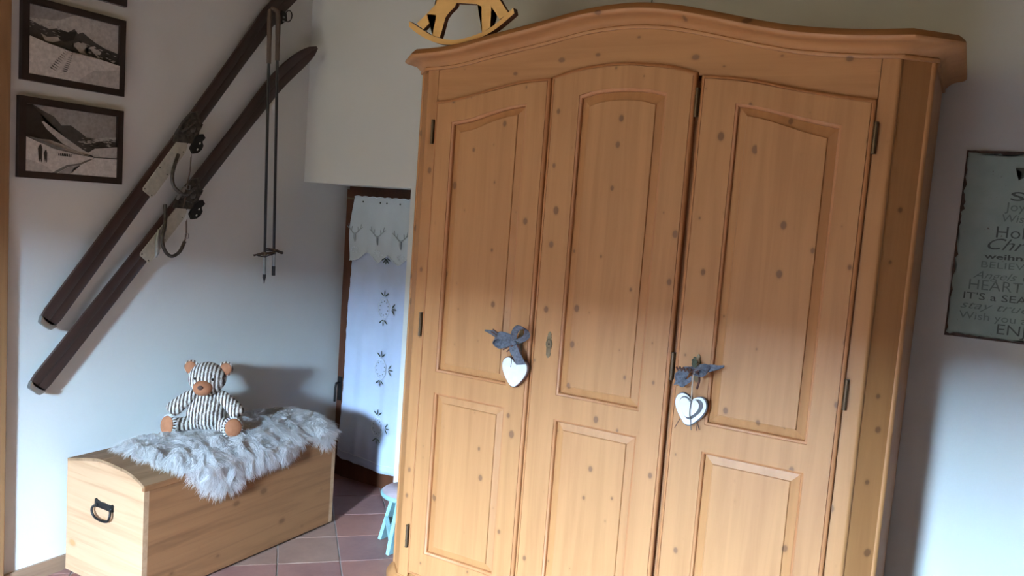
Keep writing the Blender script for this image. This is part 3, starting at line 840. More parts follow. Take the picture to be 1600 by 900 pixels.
# ---------------------------------------------------------------- sheepskin
def skin_pt(a, y, h=0):
    """a: distance across the lid from the wall side, then down the front"""
    AT = .505
    if a <= AT:
        x = CX0 + (CX1 + .012 - CX0) * (a / AT); xx = min(x, CX1)
        z = arch(xx) + .006
        s = (arch(min(xx + .01, CX1)) - arch(xx - .01)) / .02
        n = Vector((-s, 0, 1)).normalized()
        if a > .46:
            k = (a - .46) / .045; n = (n * (1 - k) + Vector((1, 0, .6)) * k).normalized()
        return Vector((x, y, z)) + n * h, n, Vector((1, 0, s)).normalized()
    d = a - AT
    n = Vector((1, 0, .25)).normalized()
    return Vector((CX1 + .014 + min(d, .05) * .15, y, arch(CX1) + .004 - d)) + n * h, n, Vector((.05, 0, -1)).normalized()
outline = [(.11, 2.045), (.22, 2.005), (.34, 1.995), (.44, 2.03), (.52, 2.10), (.575, 2.17), (.617, 2.235), (.612, 2.30), (.575, 2.37), (.56, 2.43), (.57, 2.52), (.565, 2.59), (.53, 2.67), (.50, 2.74), (.515, 2.81), (.56, 2.86), (.555, 2.90), (.50, 2.945), (.42, 2.955),
           (.30, 2.945), (.20, 2.93), (.12, 2.88), (.06, 2.80), (.035, 2.65), (.03, 2.5), (.02, 2.36), (.03, 2.24), (.07, 2.13)]
def inside(a, y, poly=outline):
    c = False; n = len(poly)
    for i in range(n):
        (x1, y1), (x2, y2) = poly[i], poly[(i + 1) % n]
        if (y1 > y) != (y2 > y) and a < (x2 - x1) * (y - y1) / (y2 - y1) + x1: c = not c
    return c
def edge_dist(a, y):
    m = 9
    for i in range(len(outline)):
        p, q = Vector(outline[i]), Vector(outline[(i + 1) % len(outline)])
        t = max(0, min(1, (Vector((a, y)) - p).dot(q - p) / (q - p).length_squared))
        v = Vector((a, y)) - (p + (q - p) * t)
        if v.length < m: m = v.length; dv = v
    return m, (-dv / m if m > 1e-6 else Vector((1, 0)))
from mathutils import noise as mn
def lump(a, y, ed=None):
    if ed is None: ed = edge_dist(a, y)[0]
    k = min(1, ed / .05)
    return .002 + k * (.016 + .020 * mn.noise(Vector((a * 16, y * 16, 3.1))) + .008 * mn.noise(Vector((a * 38, y * 38, 1.0))))
bm = B()
st = .010; verts = {}
na, ny = int(.66 / st), int(1.0 / st)
for i in range(na):
    for j in range(ny):
        if inside((i + .5) * st, 1.97 + (j + .5) * st):
            q = []
            for (di, dj) in ((0, 0), (1, 0), (1, 1), (0, 1)):
                kk = (i + di, j + dj)
                if kk not in verts: verts[kk] = bm.verts.new(skin_pt(kk[0] * st, 1.97 + kk[1] * st, max(.002, lump(kk[0] * st, 1.97 + kk[1] * st)) if math.hypot(skin_pt(kk[0] * st, 1.97 + kk[1] * st)[0].x + 2.86, 1.97 + kk[1] * st - 2.40) > .13 else .012)[0])
                q.append(verts[kk])
            bm.faces.new(q)
fl = thing('sheepskin', (-2.82, 2.45, .5), 'shaggy white sheepskin draped over the lid of the pine chest', 'sheepskin')
hide = obj('hide', bm, m_fur, fl, smooth=180)
rnd = random.Random(3)
# clump centres steer neighbouring locks the same way
clumps = []
for _ in range(520):
    a, y = rnd.uniform(0, .63), rnd.uniform(1.98, 2.97)
    clumps.append((a, y, rnd.gauss(0, .75), rnd.gauss(0, .6), rnd.uniform(.75, 1.2)))
from mathutils import kdtree
kd = kdtree.KDTree(len(clumps))
for i, c in enumerate(clumps): kd.insert((c[0], c[1], 0), i)
kd.balance()
vs, fs, nrm = [], [], []
rootw = wloc(fl)
cnt = 0
while cnt < 50000:
    a, y = rnd.uniform(0.01, .63), rnd.uniform(1.99, 2.965)
    if not inside(a, y): continue
    ed, ev = edge_dist(a, y)
    p, n, ta = skin_pt(a, y, .0)
    if math.hypot(p.x + 2.86, p.y - 2.40) > .13: p = p + n * max(.002, lump(a, y, ed))
    else: p = p + n * .012
    _, ci, _d = kd.find((a, y, 0)); c = clumps[ci]
    k = max(0, 1 - ed / .09)
    # flow: towards the front and down, outwards near the rim
    ga = .55 + c[2] * .7 + ev[0] * k * 1.5; gy = c[3] + ev[1] * k * 1.5 + (y - 2.5) * .7
    if a < .08: ga = abs(ga)
    dirv = (ta * ga + Vector((0, 1, 0)) * gy)
    if dirv.length > 1: dirv.normalize()
    L = rnd.uniform(.030, .058) * c[4]
    bear_d = math.hypot(p.x + 2.80, p.y - 2.37)
    lift = .30 if bear_d > .16 else .2
    pull = (Vector((CX0 + (CX1 - CX0) * c[0] / .505, c[1], p.z)) - p) * .16 if a < .5 else Vector((0, (c[1] - y) * .16, 0))
    tip = p + dirv * L * .8 + n * L * .5 * lift * rnd.uniform(.6, 1.2) + pull + Vector((rnd.gauss(0, .007), rnd.gauss(0, .007), rnd.gauss(0, .004)))
    mid = p + dirv * L * .3 + n * L * .5 * lift
    tip.z -= .012
    if tip.x < -3.088: tip.x = -3.088
    if mid.x < -3.088: mid.x = -3.088
    side = dirv.cross(n)
    side = side.normalized() * .0008 if side.length > 1e-4 else Vector((0, .0008, 0))
    b = len(vs); nv = (n * 1.0 + dirv * .25 + Vector((rnd.gauss(0, .25), rnd.gauss(0, .25), rnd.gauss(0, .15)))).normalized(); nrm += [tuple(nv)] * 7
    for q, w in ((p, 1), (mid, 1.1), (mid * .4 + tip * .6 + Vector((0, 0, .003)), .75)):
        vs += [q - side * w - rootw, q + side * w - rootw]
    vs.append(tip - rootw)
    fs += [(b, b + 1, b + 3, b + 2), (b + 2, b + 3, b + 5, b + 4), (b + 4, b + 5, b + 6)]
    cnt += 1
me = bpy.data.meshes.new('fleece'); me.from_pydata([tuple(v) for v in vs], [], fs); me.materials.append(m_fur)
for p in me.polygons: p.use_smooth = True
me.normals_split_custom_set_from_vertices(nrm)
o = bpy.data.objects.new('fleece', me); COL.objects.link(o); o.parent = fl; o['kind'] = 'stuff'

# ---------------------------------------------------------------- teddy bear (local: faces -Y)
bear = thing('teddy_bear', (-2.875, 2.425, .532), 'striped knitted teddy bear with tan foot pads sitting on the sheepskin', 'teddy bear')
bear.rotation_euler = (0, 0, math.radians(36))
def lobj(name, bm, mat, smooth=180): return obj(name, bm, mat, bear, smooth=smooth, local=True)
bm = B()
path = [(0, .01, .0), (0, .005, .015), (0, 0, .045), (0, 0, .085), (0, 0, .12), (0, .0, .15), (0, .0, .172)]
rings = []
rr = [.03, .070, .086, .085, .072, .055, .036]
for (x, y, z), r in zip(path, rr):
    rings.append([bm.verts.new((x + r * math.cos(t * PI / 14), y + r * .85 * math.sin(t * PI / 14) - (.008 if .03 < z < .1 and math.sin(t * PI / 14) < 0 else 0), z)) for t in range(28)])
for a, b in zip(rings, rings[1:]):
    for k in range(28): bm.faces.new((a[k], a[(k + 1) % 28], b[(k + 1) % 28], b[k]))
bm.faces.new(rings[0][::-1]); bm.faces.new(rings[-1])
lobj('torso', bm, m_knit)
bm = B(); ell(bm, (0, -.012, .232), (.080, .072, .075), 32, 20)
for v in bm.verts:
    if v.co.z < .21: v.co.x *= 1 - (.21 - v.co.z) * 2.2
lobj('head', bm, m_knit)
bm = B(); ell(bm, (-.002, -.080, .205), (.041, .036, .034), 20, 14); lobj('muzzle', bm, m_tan)
bm = B(); ell(bm, (-.003, -.115, .214), (.0125, .008, .010), 12, 8); lobj('nose', bm, m_nose)
for s in (-1, 1):
    bm = B(); ell(bm, (s * .036, -.072, .243), (.0068, .006, .0075), 12, 8); lobj('eye', bm, m_black)
    bm = B(); ell(bm, (s * .073, .004, .277), (.033, .015, .034), 16, 12, Matrix.Rotation(s * .25, 3, 'Y')); lobj('ear', bm, m_knit)
    bm = B(); ell(bm, (s * .075, -.005, .278), (.026, .010, .028), 16, 10, Matrix.Rotation(s * .25, 3, 'Y')); lobj('ear_lining', bm, m_tan)
    bm = B(); tube(bm, smooth_path([(s * .040, -.004, .160), (s * .070, -.012, .150), (s * .105, -.022, .122), (s * .138, -.034, .092), (s * .150, -.040, .080)], 4),
                   [.022, .024, .026, .027, .028, .029, .030, .031, .032, .033, .034, .034, .033, .031, .028, .022, .012], 16); lobj('arm', bm, m_knit)
    bm = B(); tube(bm, smooth_path([(s * .045, -.01, .036), (s * .080, -.045, .034), (s * .118, -.080, .036), (s * .134, -.096, .038)], 5),
                   [.036, .036, .035, .034, .033, .032, .031, .030, .030, .031, .032, .034, .036, .037, .037, .035], 16); lobj('leg', bm, m_knit)
    bm = B()
    d = Vector((s * .55, -.8, .15)).normalized()
    q = d.to_track_quat('Z', 'Y').to_matrix()
    ell(bm, Vector((s * .137, -.100, .040)) + d * .004, (.038, .041, .012), 18, 10, q); lobj('foot_pad', bm, m_tan)
    bm = B()
    for i in range(22):
        a = 2 * PI * i / 22
        e1, e2 = q @ Vector((1, 0, 0)), q @ Vector((0, 1, 0))
        c0 = Vector((s * .137, -.100, .040)) + (e1 * math.cos(a) * .039 + e2 * math.sin(a) * .041)
        tube(bm, [c0 + d * .004, c0 - d * .006 + (e1 * math.cos(a) + e2 * math.sin(a)) * .006, c0 - d * .018 + (e1 * math.cos(a) + e2 * math.sin(a)) * .002], [.0022, .003, .0015], 5)
    lobj('foot_stitching', bm, m_white)

# ---------------------------------------------------------------- stool
st_ = thing('stool', (-2.165, 3.0, 0), 'small turquoise wooden stool with pale round seat beside the wardrobe', 'stool')
bm = B()
SC = (-2.152, 2.995); SZ = .266
prof = [(0, SZ), (.126, SZ), (.131, SZ - .004), (.133, SZ - .012), (.128, SZ - .020), (0, SZ - .022)]
R = []
for r, z in prof[1:-1]: R.append([bm.verts.new((SC[0] + r * math.cos(t * PI / 24), SC[1] + r * math.sin(t * PI / 24), z)) for t in range(48)])
for a, b in zip(R, R[1:]):
    for k in range(48): bm.faces.new((a[k], a[(k + 1) % 48], b[(k + 1) % 48], b[k]))
bm.faces.new(R[0]); bm.faces.new(R[-1][::-1])
bmesh.ops.recalc_face_normals(bm, faces=bm.faces)
for f in bm.faces: f.material_index = 0 if f.normal.z > .9 else 1
obj('seat', bm, [m_seat, m_teal], st_, smooth=40)
feet = [(-2.288, 2.998), (-2.150, 2.885), (-2.055, 3.015), (-2.180, 3.125)]
tops = []
cxs = sum(f[0] for f in feet) / 4; cys = sum(f[1] for f in feet) / 4
for f in feet:
    t = (SC[0] + (f[0] - cxs) * .52, SC[1] + (f[1] - cys) * .52); tops.append(t)
    bm = B()
    e1 = Vector((1, -.12, 0)); e2 = Vector((.12, 1, 0))
    lo = [Vector((f[0], f[1], 0)) + e1 * a * .0105 + e2 * b * .032 for a, b in ((-1, -1), (1, -1), (1, 1), (-1, 1))]
    hi = [Vector((t[0], t[1], SZ - .021)) + e1 * a * .0105 + e2 * b * .032 for a, b in ((-1, -1), (1, -1), (1, 1), (-1, 1))]
    a = [bm.verts.new(v) for v in lo]; b = [bm.verts.new(v) for v in hi]
    for k in range(4): bm.faces.new((a[k], a[(k + 1) % 4], b[(k + 1) % 4], b[k]))
    bm.faces.new(a[::-1]); bm.faces.new(b)
    bmesh.ops.bevel(bm, geom=list(bm.edges), offset=.002, segments=1, affect='EDGES')
    obj('leg', bm, m_teal, st_)
for i in range(4):
    f, g = feet[i], feet[(i + 1) % 4]; t, u = tops[i], tops[(i + 1) % 4]
    za, zb_ = (.115, .060) if i == 0 else (.085, .085)
    p = Vector((f[0], f[1], 0)).lerp(Vector((t[0], t[1], SZ)), za / SZ); q = Vector((g[0], g[1], 0)).lerp(Vector((u[0], u[1], SZ)), zb_ / SZ)
    if i == 0: p.y -= .026; q.y -= .026
    bm = B(); ribbon(bm, [p, q], Vector((0, 0, .015)), .007)
    obj('stretcher', bm, m_teal, st_)

# ---------------------------------------------------------------- skis (local: y along the ski, z across, x off the wall)
def make_ski(label, loc, ang, group):
    root = thing('ski', loc, label, 'ski', 'pair of old skis on the wall')
    L = 2.06
    def off(s): return .0 + (.10 * ((s - 1.72) / .34) ** 2 if s > 1.72 else 0) + .006 * math.sin(min(s, 1.72) / 1.72 * PI)
    def hw(s):
        if s < .03: return .024 + .012 * math.sqrt(max(0, s / .03))
        w = .036 + .003 * abs(s - .95) / .9
        if s > 1.45: w += .006 * (s - 1.45) / .3 if s < 1.75 else .006
        if s > 1.84:
            w *= max(0.0, 1 - ((s - 1.84) / .222) ** 3.0) ** .52
        return w
    bm = B(); R = []
    N = 80
    for i in range(N + 1):
        s = L * i / N
        if i == N: s = L - .0008
        w = max(hw(s), .003); x = off(s); t = .016 if s < 1.7 else .016 - .010 * (s - 1.7) / .36
        R.append([bm.verts.new(v) for v in ((x, s, -w), (x + t * .75, s, -w), (x + t, s, -w * .8), (x + t, s, -w * .10), (x + t - .002, s, 0), (x + t, s, w * .10), (x + t, s, w * .8), (x + t * .75, s, w), (x, s, w))])
    for a, b in zip(R, R[1:]):
        for k in range(9): bm.faces.new((a[k], a[(k + 1) % 9], b[(k + 1) % 9], b[k]))
    bm.faces.new(R[0][::-1]); bm.faces.new(R[-1])
    O = lambda n, b, m, par=root, sm=None: obj(n, b, m, par, smooth=sm, local=True)
    O('blade', bm, m_ski, sm=40)
    # metal tail cap
    bm = B(); prism(bm, [(-.004, -.024), (.0, -.028), (.022, -.037), (.022, -.030), (.014, -.018), (.013, .018), (.022, .030), (.022, .037), (.0, .028), (-.004, .022)], -.001, .018, 'x')
    O('tail_cap', bm, m_alu)
    # cream plate
    bm = B(); prism(bm, [(.675, -.042), (.690, -.042), (.69, -.046), (.935, -.046), (.965, -.036), (1.0, .006), (.985, .016), (.68, .016), (.672, .010)], .018, .0260, 'x')
    pl = O('foot_plate', bm, m_plate)
    bm = B()
    for s, z in ((.682, -.034), (.682, .008), (.80, .009), (.80, -.036), (.93, -.036), (.95, .008)): ell(bm, (.026, s, z), (.0012, .003, .003), 8, 5)
    O('screws', bm, m_iron, pl)
    # toe iron: jaws and side ears
    bm = B()
    prism(bm, [(.93, .030), (.99, -.048), (1.02, -.060), (1.06, -.040), (1.09, -.020), (1.12, .020), (1.09, .042), (1.03, .046), (.97, .042)], .014, .028, 'x')
    prism(bm, [(1.00, -.010), (1.03, -.032), (1.065, -.025), (1.085, .010), (1.06, .034), (1.02, .034), (.99, .012)], .028, .046, 'x')
    O('toe_iron', bm, m_binding)
    bm = B()
    ear = [(.965, -.050), (.955, -.075), (.975, -.092), (.99, -.086), (1.0, -.098), (1.02, -.094), (1.03, -.078), (1.055, -.080), (1.06, -.060), (1.045, -.048), (1.02, -.040)]
    prism(bm, ear, .022, .034, 'x')
    O('toe_ear', bm, m_iron)
    bm = B()
    for s, z in ((.985, -.080), (1.015, -.072)): ell(bm, (.034, s, z), (.0015, .006, .004), 8, 5)
    O('ear_holes', bm, m_wall)
    bm = B(); ell(bm, (.045, 1.03, .002), (.010, .016, .014), 12, 8); tube(bm, [(.03, .99, .03), (.046, 1.01, .026), (.05, 1.05, .02), (.035, 1.085, .01)], .006, 8); tube(bm, [(.03, 1.09, -.03), (.045, 1.05, -.026), (.045, 1.0, -.02)], .005, 8)
    O('toe_clamp', bm, m_binding, sm=60)
    return root
def W_(y, z, x=-3.04): return Vector((x, y, z))
SA1, SA2 = math.radians(49.6), math.radians(53.2)
ski1 = make_ski('lower dark wooden ski with a whole upturned tip above the poles', (-3.072, 1.765, .780), SA1, None)
ski1.rotation_euler = (SA1, 0, 0)
ski2 = make_ski('upper dark wooden ski whose tip leaves the picture behind the pole grips', (-3.072, 1.803, 1.030), SA2, None)
ski2.rotation_euler = (SA2, 0, 0)
def straps(root, ang, pts1, pts2, buck):
    """leather straps and spring cable hanging from the toe iron (room coordinates turned into the ski's frame)"""
    inv = Matrix.Rotation(-ang, 4, 'X') @ Matrix.Translation(-Vector(root.location))
    bm = B(); tube(bm, [inv @ p for p in smooth_path(pts1)], .0078, 8); obj('cable', bm, m_binding, root, smooth=60, local=True)
    bm = B(); ribbon(bm, [inv @ p for p in smooth_path(pts2)], [Vector((.002, .0075, .003))] * (len(pts2) * 6 - 5), .002); obj('strap', bm, m_leather, root, smooth=60, local=True)
    bm = B(); c = inv @ buck
    q = Matrix.Rotation(-ang, 3, 'X')
    loop_ = [c + q @ Vector((0, a, b)) for a, b in ((-.009, -.010), (.009, -.010), (.009, .010), (-.009, .010), (-.009, -.010))]
    tube(bm, loop_, .002, 6); obj('buckle', bm, m_alu, root, local=True)
straps(ski1, SA1, [W_(2.30, 1.52), W_(2.305, 1.47), W_(2.295, 1.42, -3.03), W_(2.285, 1.37, -3.03), W_(2.30, 1.32, -3.03), W_(2.335, 1.295, -3.03), W_(2.375, 1.315, -3.03), W_(2.40, 1.36, -3.03)],
       [W_(2.405, 1.455, -3.03), W_(2.407, 1.42, -3.03), W_(2.405, 1.385, -3.03), W_(2.39, 1.335, -3.03), W_(2.35, 1.297, -3.03)], W_(2.408, 1.385, -3.027))
straps(ski2, SA2, [W_(2.36, 1.74), W_(2.335, 1.69, -3.03), W_(2.325, 1.645, -3.03), W_(2.335, 1.60, -3.03), W_(2.37, 1.57, -3.02), W_(2.395, 1.575, -3.02)],
       [W_(2.418, 1.74, -3.03), W_(2.415, 1.68, -3.03), W_(2.405, 1.62, -3.03), W_(2.40, 1.57, -3.03), W_(2.39, 1.52, -3.03)], W_(2.405, 1.60, -3.025))
def brace(root, ang, pts, rads):
    inv = Matrix.Rotation(-ang, 4, 'X') @ Matrix.Translation(-Vector(root.location))
    bm = B(); tube(bm, [inv @ p for p in pts], rads, 8); obj('heel_lever', bm, m_alu, root, smooth=60, local=True)
brace(ski1, SA1, [W_(2.275, 1.41), W_(2.268, 1.36), W_(2.27, 1.31), W_(2.262, 1.29)], [.006, .010, .009, .004])
brace(ski2, SA2, [W_(2.39, 1.60, -3.025), W_(2.37, 1.575, -3.025), W_(2.35, 1.545, -3.025)], [.006, .010, .006])

# ---------------------------------------------------------------- ski poles
def pole(label, top, knee, bot, ring_c, tip, seed):
    r = thing('ski_pole', (top[0], top[1], bot[2]), label, 'ski pole', 'pair of ski poles on the wall')
    x, y0, z0 = top; xb, yb_, zb_ = bot
    d = (Vector(bot) - Vector(top))
    bm = B(); g = Vector(top) + d * .16
    tube(bm, [g, Vector(top) + d * .96], [.0072, .0068], 10); obj('shaft', bm, m_pole, r, smooth=60)
    bm = B()
    pth = smooth_path([Vector(top) + d * .165, Vector(top) + d * .08, Vector(top), knee[0], knee[1]], 5)
    tube(bm, pth, [.0105] * 6 + [.012] * 5 + [.011] * (len(pth) - 11), 10); obj('grip', bm, m_leather, r, smooth=60)
    bm = B()
    tube(bm, smooth_path([Vector(top) + Vector((.008, 0, -.005)), Vector(top) + Vector((.02, -.012, -.05)), Vector(top) + Vector((.02, -.008, -.11)), Vector(top) + Vector((.009, .0, -.13))]), .003, 6)
    obj('wrist_strap', bm, m_leather, r, smooth=60)
    c = Vector(top) + d * ring_c
    bm = B(); R_ = .052 if seed == 0 else .045
    tl = .22 if seed else -.1
    ringp = []
    for i in range(25):
        a = 2 * PI * i / 24
        ringp.append(c + Vector((R_ * .72 * math.cos(a) , R_ * 1.2 * math.sin(a), -tl * R_ * math.sin(a) + .004 * math.sin(3 * a))))
    tube(bm, ringp, .0028, 6); bk = obj('basket_ring', bm, m_pole, r, smooth=60)
    bm = B()
    for a in (10, 80, 170, 260, 300):
        aa = math.radians(a)
        e = c + Vector((R_ * .72 * math.cos(aa), R_ * 1.2 * math.sin(aa), -tl * R_ * math.sin(aa)))
        ribbon(bm, [c, c.lerp(e, .5) + Vector((0, 0, .006)), e], Vector((0, .0, .004)) + Vector((-math.sin(aa), math.cos(aa), 0)) * .003, .0015)
    obj('basket_straps', bm, m_leather, bk)
    bm = B(); tube(bm, [c + Vector((0, 0, .012)), c - Vector((0, 0, .014))], [.009, .0095], 10); obj('basket_hub', bm, m_brass, bk, smooth=60)
    bm = B(); e = Vector(top) + d * .96
    dn = d.normalized()
    tube(bm, [Vector(top) + d * (ring_c + .012), Vector(top) + d * .962], .0085, 10); obj('ferrule', bm, m_alu, r, smooth=60)
    bm = B()
    if tip:
        tube(bm, [Vector(top) + d * .962, Vector(top) + d * .975, Vector(top) + d * .985, Vector(bot)], [.0085, .0085, .004, .0012], 10)
    else:
        tube(bm, [Vector(top) + d * .962, Vector(bot)], [.0088, .0088], 10)
    obj('tip', bm, m_iron, r, smooth=60)
pole('left ski pole ending in a pointed spike, hung on the skis', (-3.015, 2.823, 2.43), (Vector((-3.02, 2.828, 2.455)), Vector((-3.035, 2.842, 2.468))), (-3.035, 2.880, 1.150), .885, True, 0)
pole('right ski pole with a blunt cut end, hung on the skis', (-3.005, 2.866, 2.45), (Vector((-3.012, 2.858, 2.472)), Vector((-3.03, 2.843, 2.482))), (-3.035, 2.940, 1.190), .902, False, 1)
hk = thing('wall_hook', (-3.06, 2.94, 2.45), 'black iron ring and snap hook beside the pole grips', 'hook')
bm = B(); tube(bm, [(-3.045 + .006 * math.sin(a), 2.972 + .022 * math.cos(a), 2.476 + .026 * math.sin(a)) for a in [2 * PI * i / 20 for i in range(21)]], .0028, 6)
obj('ring', bm, m_iron, hk, smooth=60)
bm = B(); prism(bm, [(2.915, 2.44), (2.925, 2.425), (2.96, 2.452), (2.955, 2.485), (2.925, 2.492)], -3.1, -3.04, 'x'); obj('hook_body', bm, m_iron, hk)
bm = B(); ell(bm, (-3.038, 2.935, 2.462), (.003, .008, .005), 8, 6); ell(bm, (-3.038, 2.935, 2.443), (.003, .008, .004), 8, 6); obj('steel_studs', bm, m_alu, hk)

# ---------------------------------------------------------------- framed photographs
def gmat(i, g):
    t = NT('sepia_print_%s' % i); co = t.coords()
    n = t.noise(co, 70, 4, .6)
    c = (g, g * .93, g * .86)
    t.col(t.ramp(n, [(.3, tuple(x * .8 for x in c)), (.7, tuple(min(1, x * 1.15) for x in c))]))
    t.b.inputs['Roughness'].default_value = .35
    return t.m
GR = [gmat(n, g) for n, g in (('black', .02), ('dark', .055), ('mid', .15), ('grey', .27), ('light', .42), ('white', .55))]
def picture(label, y0, y1, z0, z1, layers):
    r = thing('picture_frame', (XA, (y0 + y1) / 2, z0), label, 'picture', 'framed mountain photographs')
    w = .026; x1 = XA + .022
    for nm, pts in (('frame_side', [(y0, z0), (y1, z0), (y1 - w, z0 + w), (y0 + w, z0 + w)]), ('frame_side', [(y0, z1), (y0 + w, z1 - w), (y1 - w, z1 - w), (y1, z1)]),
                    ('frame_side', [(y0, z0), (y0 + w, z0 + w), (y0 + w, z1 - w), (y0, z1)]), ('frame_side', [(y1, z0), (y1, z1), (y1 - w, z1 - w), (y1 - w, z0 + w)])):
        bm = B(); prism(bm, pts, XA + .001, x1, 'x'); obj(nm, bm, m_frame, r)
    bm = B(); W0, H0 = y1 - y0 - 2 * w, z1 - z0 - 2 * w
    def add(poly, mi, lev):
        vs_ = [bm.verts.new((XA + .010 + lev * .0002, y0 + w + u * W0, z0 + w + v * H0)) for u, v in poly]
        f = bm.faces.new(vs_); f.material_index = mi
        res = bmesh.ops.triangulate(bm, faces=[f], ngon_method='EAR_CLIP')
    add([(0, 0), (1, 0), (1, 1), (0, 1)], layers[0], 0)
    for lev, (mi, poly) in enumerate(layers[1:], 1): add(poly, mi, lev)
    me_o = bpy.data.meshes.new('print')
    bmesh.ops.translate(bm, verts=bm.verts, vec=-wloc(r))
    for f in bm.faces:
        f.normal_update()
        if f.normal.x < 0: f.normal_flip()
    bm.to_mesh(me_o); bm.free()
    for g in GR: me_o.materials.append(g)
    po = bpy.data.objects.new('print', me_o); COL.objects.link(po); po.parent = r
    return r
def ridge(pts): return pts
rp = random.Random(5)
def rocks(n, u0, u1, v0, v1, slope, mi, size=.05):
    out = []
    for _ in range(n):
        u = rp.uniform(u0, u1); v = rp.uniform(v0, v1) + slope * (u - .5); s = size * rp.uniform(.4, 1.2)
        out.append((mi, [(u, v), (u + s, v - s * .35), (u + s * 1.6, v - s * .1), (u + s * .8, v + s * .25)]))
    return [(m, [(min(max(a, 0), 1), min(max(b, 0), 1)) for a, b in p]) for m, p in out]
tracks = []
for i in range(13):
    u, v = .44 - .013 * i, .50 - .034 * i; s = .022 + .0030 * i
    tracks.append((1, [(u, v), (u - s * 1.4, v + s), (u - s * 1.3, v + s * .6)])); tracks.append((1, [(u + s * .4, v - .01), (u + s * 1.9, v + s), (u + s * 1.7, v + s * .5)]))
picA = [4, (3, [(0, .80), (0, 1), (.5, 1), (.3, .85)]),
        (1, [(0, .78), (.10, .74), (.22, .70), (.30, .74), (.42, .72), (.49, .79), (.53, .73), (.58, .77), (.66, .70), (.72, .66), (.84, .60), (1, .56), (1, .38), (.75, .42), (.5, .44), (.3, .46), (.12, .50), (0, .55)]),
        (4, [(.13, .62), (.20, .58), (.31, .62), (.34, .57), (.26, .52), (.18, .52)]), (4, [(.46, .55), (.55, .62), (.66, .60), (.60, .52), (.64, .44), (.56, .44), (.52, .50)]),
        (4, [(.66, .57), (.72, .60), (.80, .52), (.76, .44), (.70, .50)]), (0, [(.30, .72), (.42, .72), (.52, .76), (.48, .62), (.38, .56), (.32, .60)])]
picA += rocks(26, .0, .30, .54, .72, -.25, 3, .03) + rocks(22, .60, .92, .46, .62, -.25, 4, .035) + rocks(16, .1, .95, .48, .66, -.2, 0, .035)
picA += [(5, [(0, 0), (1, 0), (1, .37), (.75, .41), (.45, .43), (.2, .48), (0, .54)]), (4, [(.5, 0), (1, 0), (1, .30), (.7, .22)])] + tracks + [(0, [(.43, .50), (.45, .50), (.455, .55), (.44, .57), (.432, .54)])]
picture('framed sepia print of a lone skier track below rocky peaks', 1.709, 2.122, 1.950, 2.254, picA)
picB = [3, (1, [(0, 1), (.08, 1), (.16, .94), (.30, .86), (.38, .74), (.48, .76), (.60, .66), (.66, .60), (1, .58), (1, .25), (0, .35)]),
        (0, [(0, 1), (.07, 1), (.14, .90), (.22, .74), (.36, .60), (.52, .45), (0, .52)]),
        (4, [(.17, .76), (.19, .77), (.40, .58), (.62, .40), (.74, .33), (.60, .34), (.40, .46), (.22, .66)]),
        (3, [(.60, .66), (.78, .66), (.70, .60)]), (4, [(.55, .52), (.66, .55), (.82, .62), (1, .66), (1, .62), (.8, .56), (.66, .50)]),
        (4, [(.10, .50), (.26, .50), (.42, .44), (.60, .34), (.74, .30), (.5, .33), (.25, .40)])]
picB += rocks(22, .55, .9, .40, .60, .15, 3, .035) + rocks(14, .58, .92, .42, .56, .15, 0, .04) + rocks(10, .6, .92, .44, .6, .15, 4, .04)
picB += [(4, [(.66, .36), (.74, .44), (1, .50), (1, .32), (.74, .30)]),
         (5, [(0, 0), (1, 0), (1, .30), (.74, .29), (.5, .32), (.3, .36), (.14, .44), (0, .51)]), (2, [(.02, .52), (.10, .47), (.28, .37), (.52, .32), (.70, .30), (.5, .34), (.30, .42), (.12, .50)]),
         (4, [(0, 0), (.30, 0), (.22, .08), (.10, .15), (0, .18)]), (2, [(.27, .0), (.32, .0), (.44, .11), (.58, .16), (.68, .235), (.74, .29), (.66, .25), (.57, .185), (.42, .135)]), (3, [(.33, 0), (.46, 0), (.50, .10), (.58, .15), (.45, .11)])]
for ux, s in ((.145, 1.0), (.20, .8)):
    picB += [(0, [(ux - .018 * s, .20), (ux - .006 * s, .16 - .02), (ux, .20), (ux + .010 * s, .14), (ux + .018 * s, .16), (ux + .020 * s, .33 * s + .03), (ux + .006 * s, .38 * s + .04), (ux - .012 * s, .36 * s + .04), (ux - .026 * s, .32 * s + .03)])]
for i in range(8): picB += [(0, [(.33 + .018 * i, .27), (.345 + .018 * i, .27), (.345 + .018 * i, .31), (.335 + .018 * i, .315)])]
picture('framed sepia print of two hikers on a snowy slope', 1.703, 2.122, 1.592, 1.892, picB)
picture('uppermost dark picture frame, only its lower edge in view', 1.700, 2.124, 2.309, 2.61, [4, (1, [(0, .5), (.3, .7), (.6, .55), (1, .6), (1, .3), (0, .3)])])

# ---------------------------------------------------------------- metal sign
sg = thing('wall_sign', (.19, YB, 1.283), 'rusty edged sage green tin sign with Christmas wishes', 'sign')
X0, X1_, Z0, Z1_ = -.048, .430, 1.281, 1.920
bm = B()
rs = random.Random(11)
def rag(x0, x1, z0, z1, amp, step=.012):
    pts = []
    def seg(a, b, nx, nz):
        n = int((Vector(b) - Vector(a)).length / step)
        w = 0
        for i in range(n):
            t = i / n; w = w * .6 + rs.uniform(-1, 1) * amp * .6
            pts.append((a[0] + (b[0] - a[0]) * t + nx * abs(w), a[1] + (b[1] - a[1]) * t + nz * abs(w)))
    seg((x0, z0), (x1, z0), 0, 1); seg((x1, z0), (x1, z1), -1, 0); seg((x1, z1), (x0, z1), 0, -1); seg((x0, z1), (x0, z0), 1, 0)
    return pts
prism(bm, rag(X0, X1_, Z0, Z1_, .0015), YB - .006, YB - .001, 'y')
obj('tin_plate', bm, m_rust, sg)
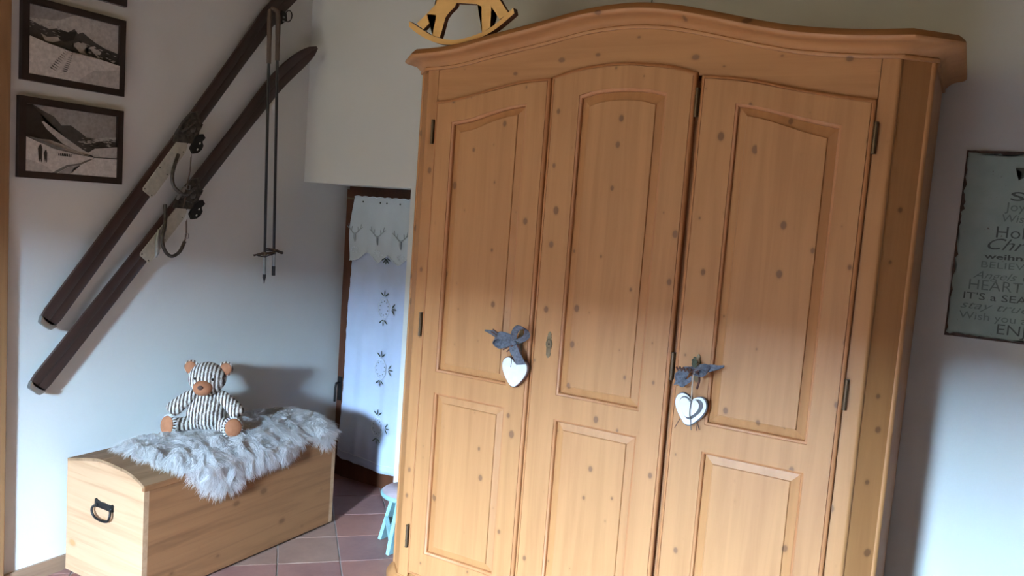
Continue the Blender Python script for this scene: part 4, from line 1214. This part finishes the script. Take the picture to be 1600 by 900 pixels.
bm = B(); prism(bm, rag(X0 + .004, X1_ - .004, Z0 + .006, Z1_ - .006, .013), YB - .0072, YB - .0060, 'y')
obj('painted_face', bm, m_sign, sg)
def text(s, left, base, h, mat, shear=0, cx=.192, bold=0.0, space=1):
    cu = bpy.data.curves.new('t', 'FONT'); cu.body = s; cu.size = 1; cu.shear = shear; cu.offset = bold; cu.extrude = 0; cu.resolution_u = 3; cu.space_character = space
    to = bpy.data.objects.new('t', cu); COL.objects.link(to)
    bpy.context.view_layer.update()
    me = bpy.data.meshes.new_from_object(to.evaluated_get(bpy.context.evaluated_depsgraph_get()))
    COL.objects.unlink(to); bpy.data.objects.remove(to)
    xs = [v.co.x for v in me.vertices]
    w = max(xs) - min(xs); mn = min(xs); W0 = 2 * (cx - left)
    org = wloc(sg)
    for v in me.vertices:
        v.co = Vector((left + (v.co.x - mn) * W0 / w, YB - .0082, base + v.co.y * h / .72)) - org
    me.materials.clear(); me.materials.append(mat)
    o = bpy.data.objects.new('lettering', me); COL.objects.link(o); o.parent = sg
LN = [('Stars', .097, 1.757, .030, m_ink, 0, .012), ('Joy & Peace', .085, 1.722, .030, m_ink2, 0, 0), ('Wish SANTA', .080, 1.685, .026, m_ink2, .1, 0), ('Holy night', .069, 1.631, .040, m_ink, 0, -.004),
      ('Christmas', .048, 1.590, .040, m_ink, .45, -.004), ('weihnacht x joy', .042, 1.558, .018, m_ink, 0, .02), ('BELIEVE in LOVE', .037, 1.527, .022, m_ink2, 0, -.004), ('Angels Gifts Xmas', .017, 1.489, .026, m_ink2, .4, -.004),
      ('HEART DREAMS', .008, 1.450, .036, m_ink2, 0, -.004), ("IT'S a SEASON to be", -.004, 1.416, .024, m_ink, 0, 0), ('stay true Dreams', -.010, 1.383, .028, m_ink2, .4, -.004), ('Wish you a happy time', -.010, 1.347, .026, m_ink2, 0, 0), ('ENJOY', .107, 1.306, .036, m_ink, 0, -.006)]
for s, l, b, h, m, sh, bo in LN: text(s, l, b, h, m, sh, bold=bo)
bm = B()
st5 = [(.135 + .037 * (1 if i % 2 == 0 else .4) * math.sin(i * PI / 5), 1.854 + .037 * (1 if i % 2 == 0 else .4) * math.cos(i * PI / 5)) for i in range(10)]
prism(bm, st5, YB - .0084, YB - .0075, 'y')
obj('star', bm, m_ink, sg)

SMALL = {'lace_cutouts', 'lace_thread', 'twigs', 'eyelets', 'ear_holes', 'steel_studs', 'foot_stitching', 'foot_blocks', 'screws', 'leaf_sprig', 'leaf_embroidery', 'bow_tails', 'bow_loops', 'basket_straps'}
for o in bpy.data.objects:
    if o.name.split('.')[0] in SMALL and o.parent is not None: o['kind'] = 'stuff'
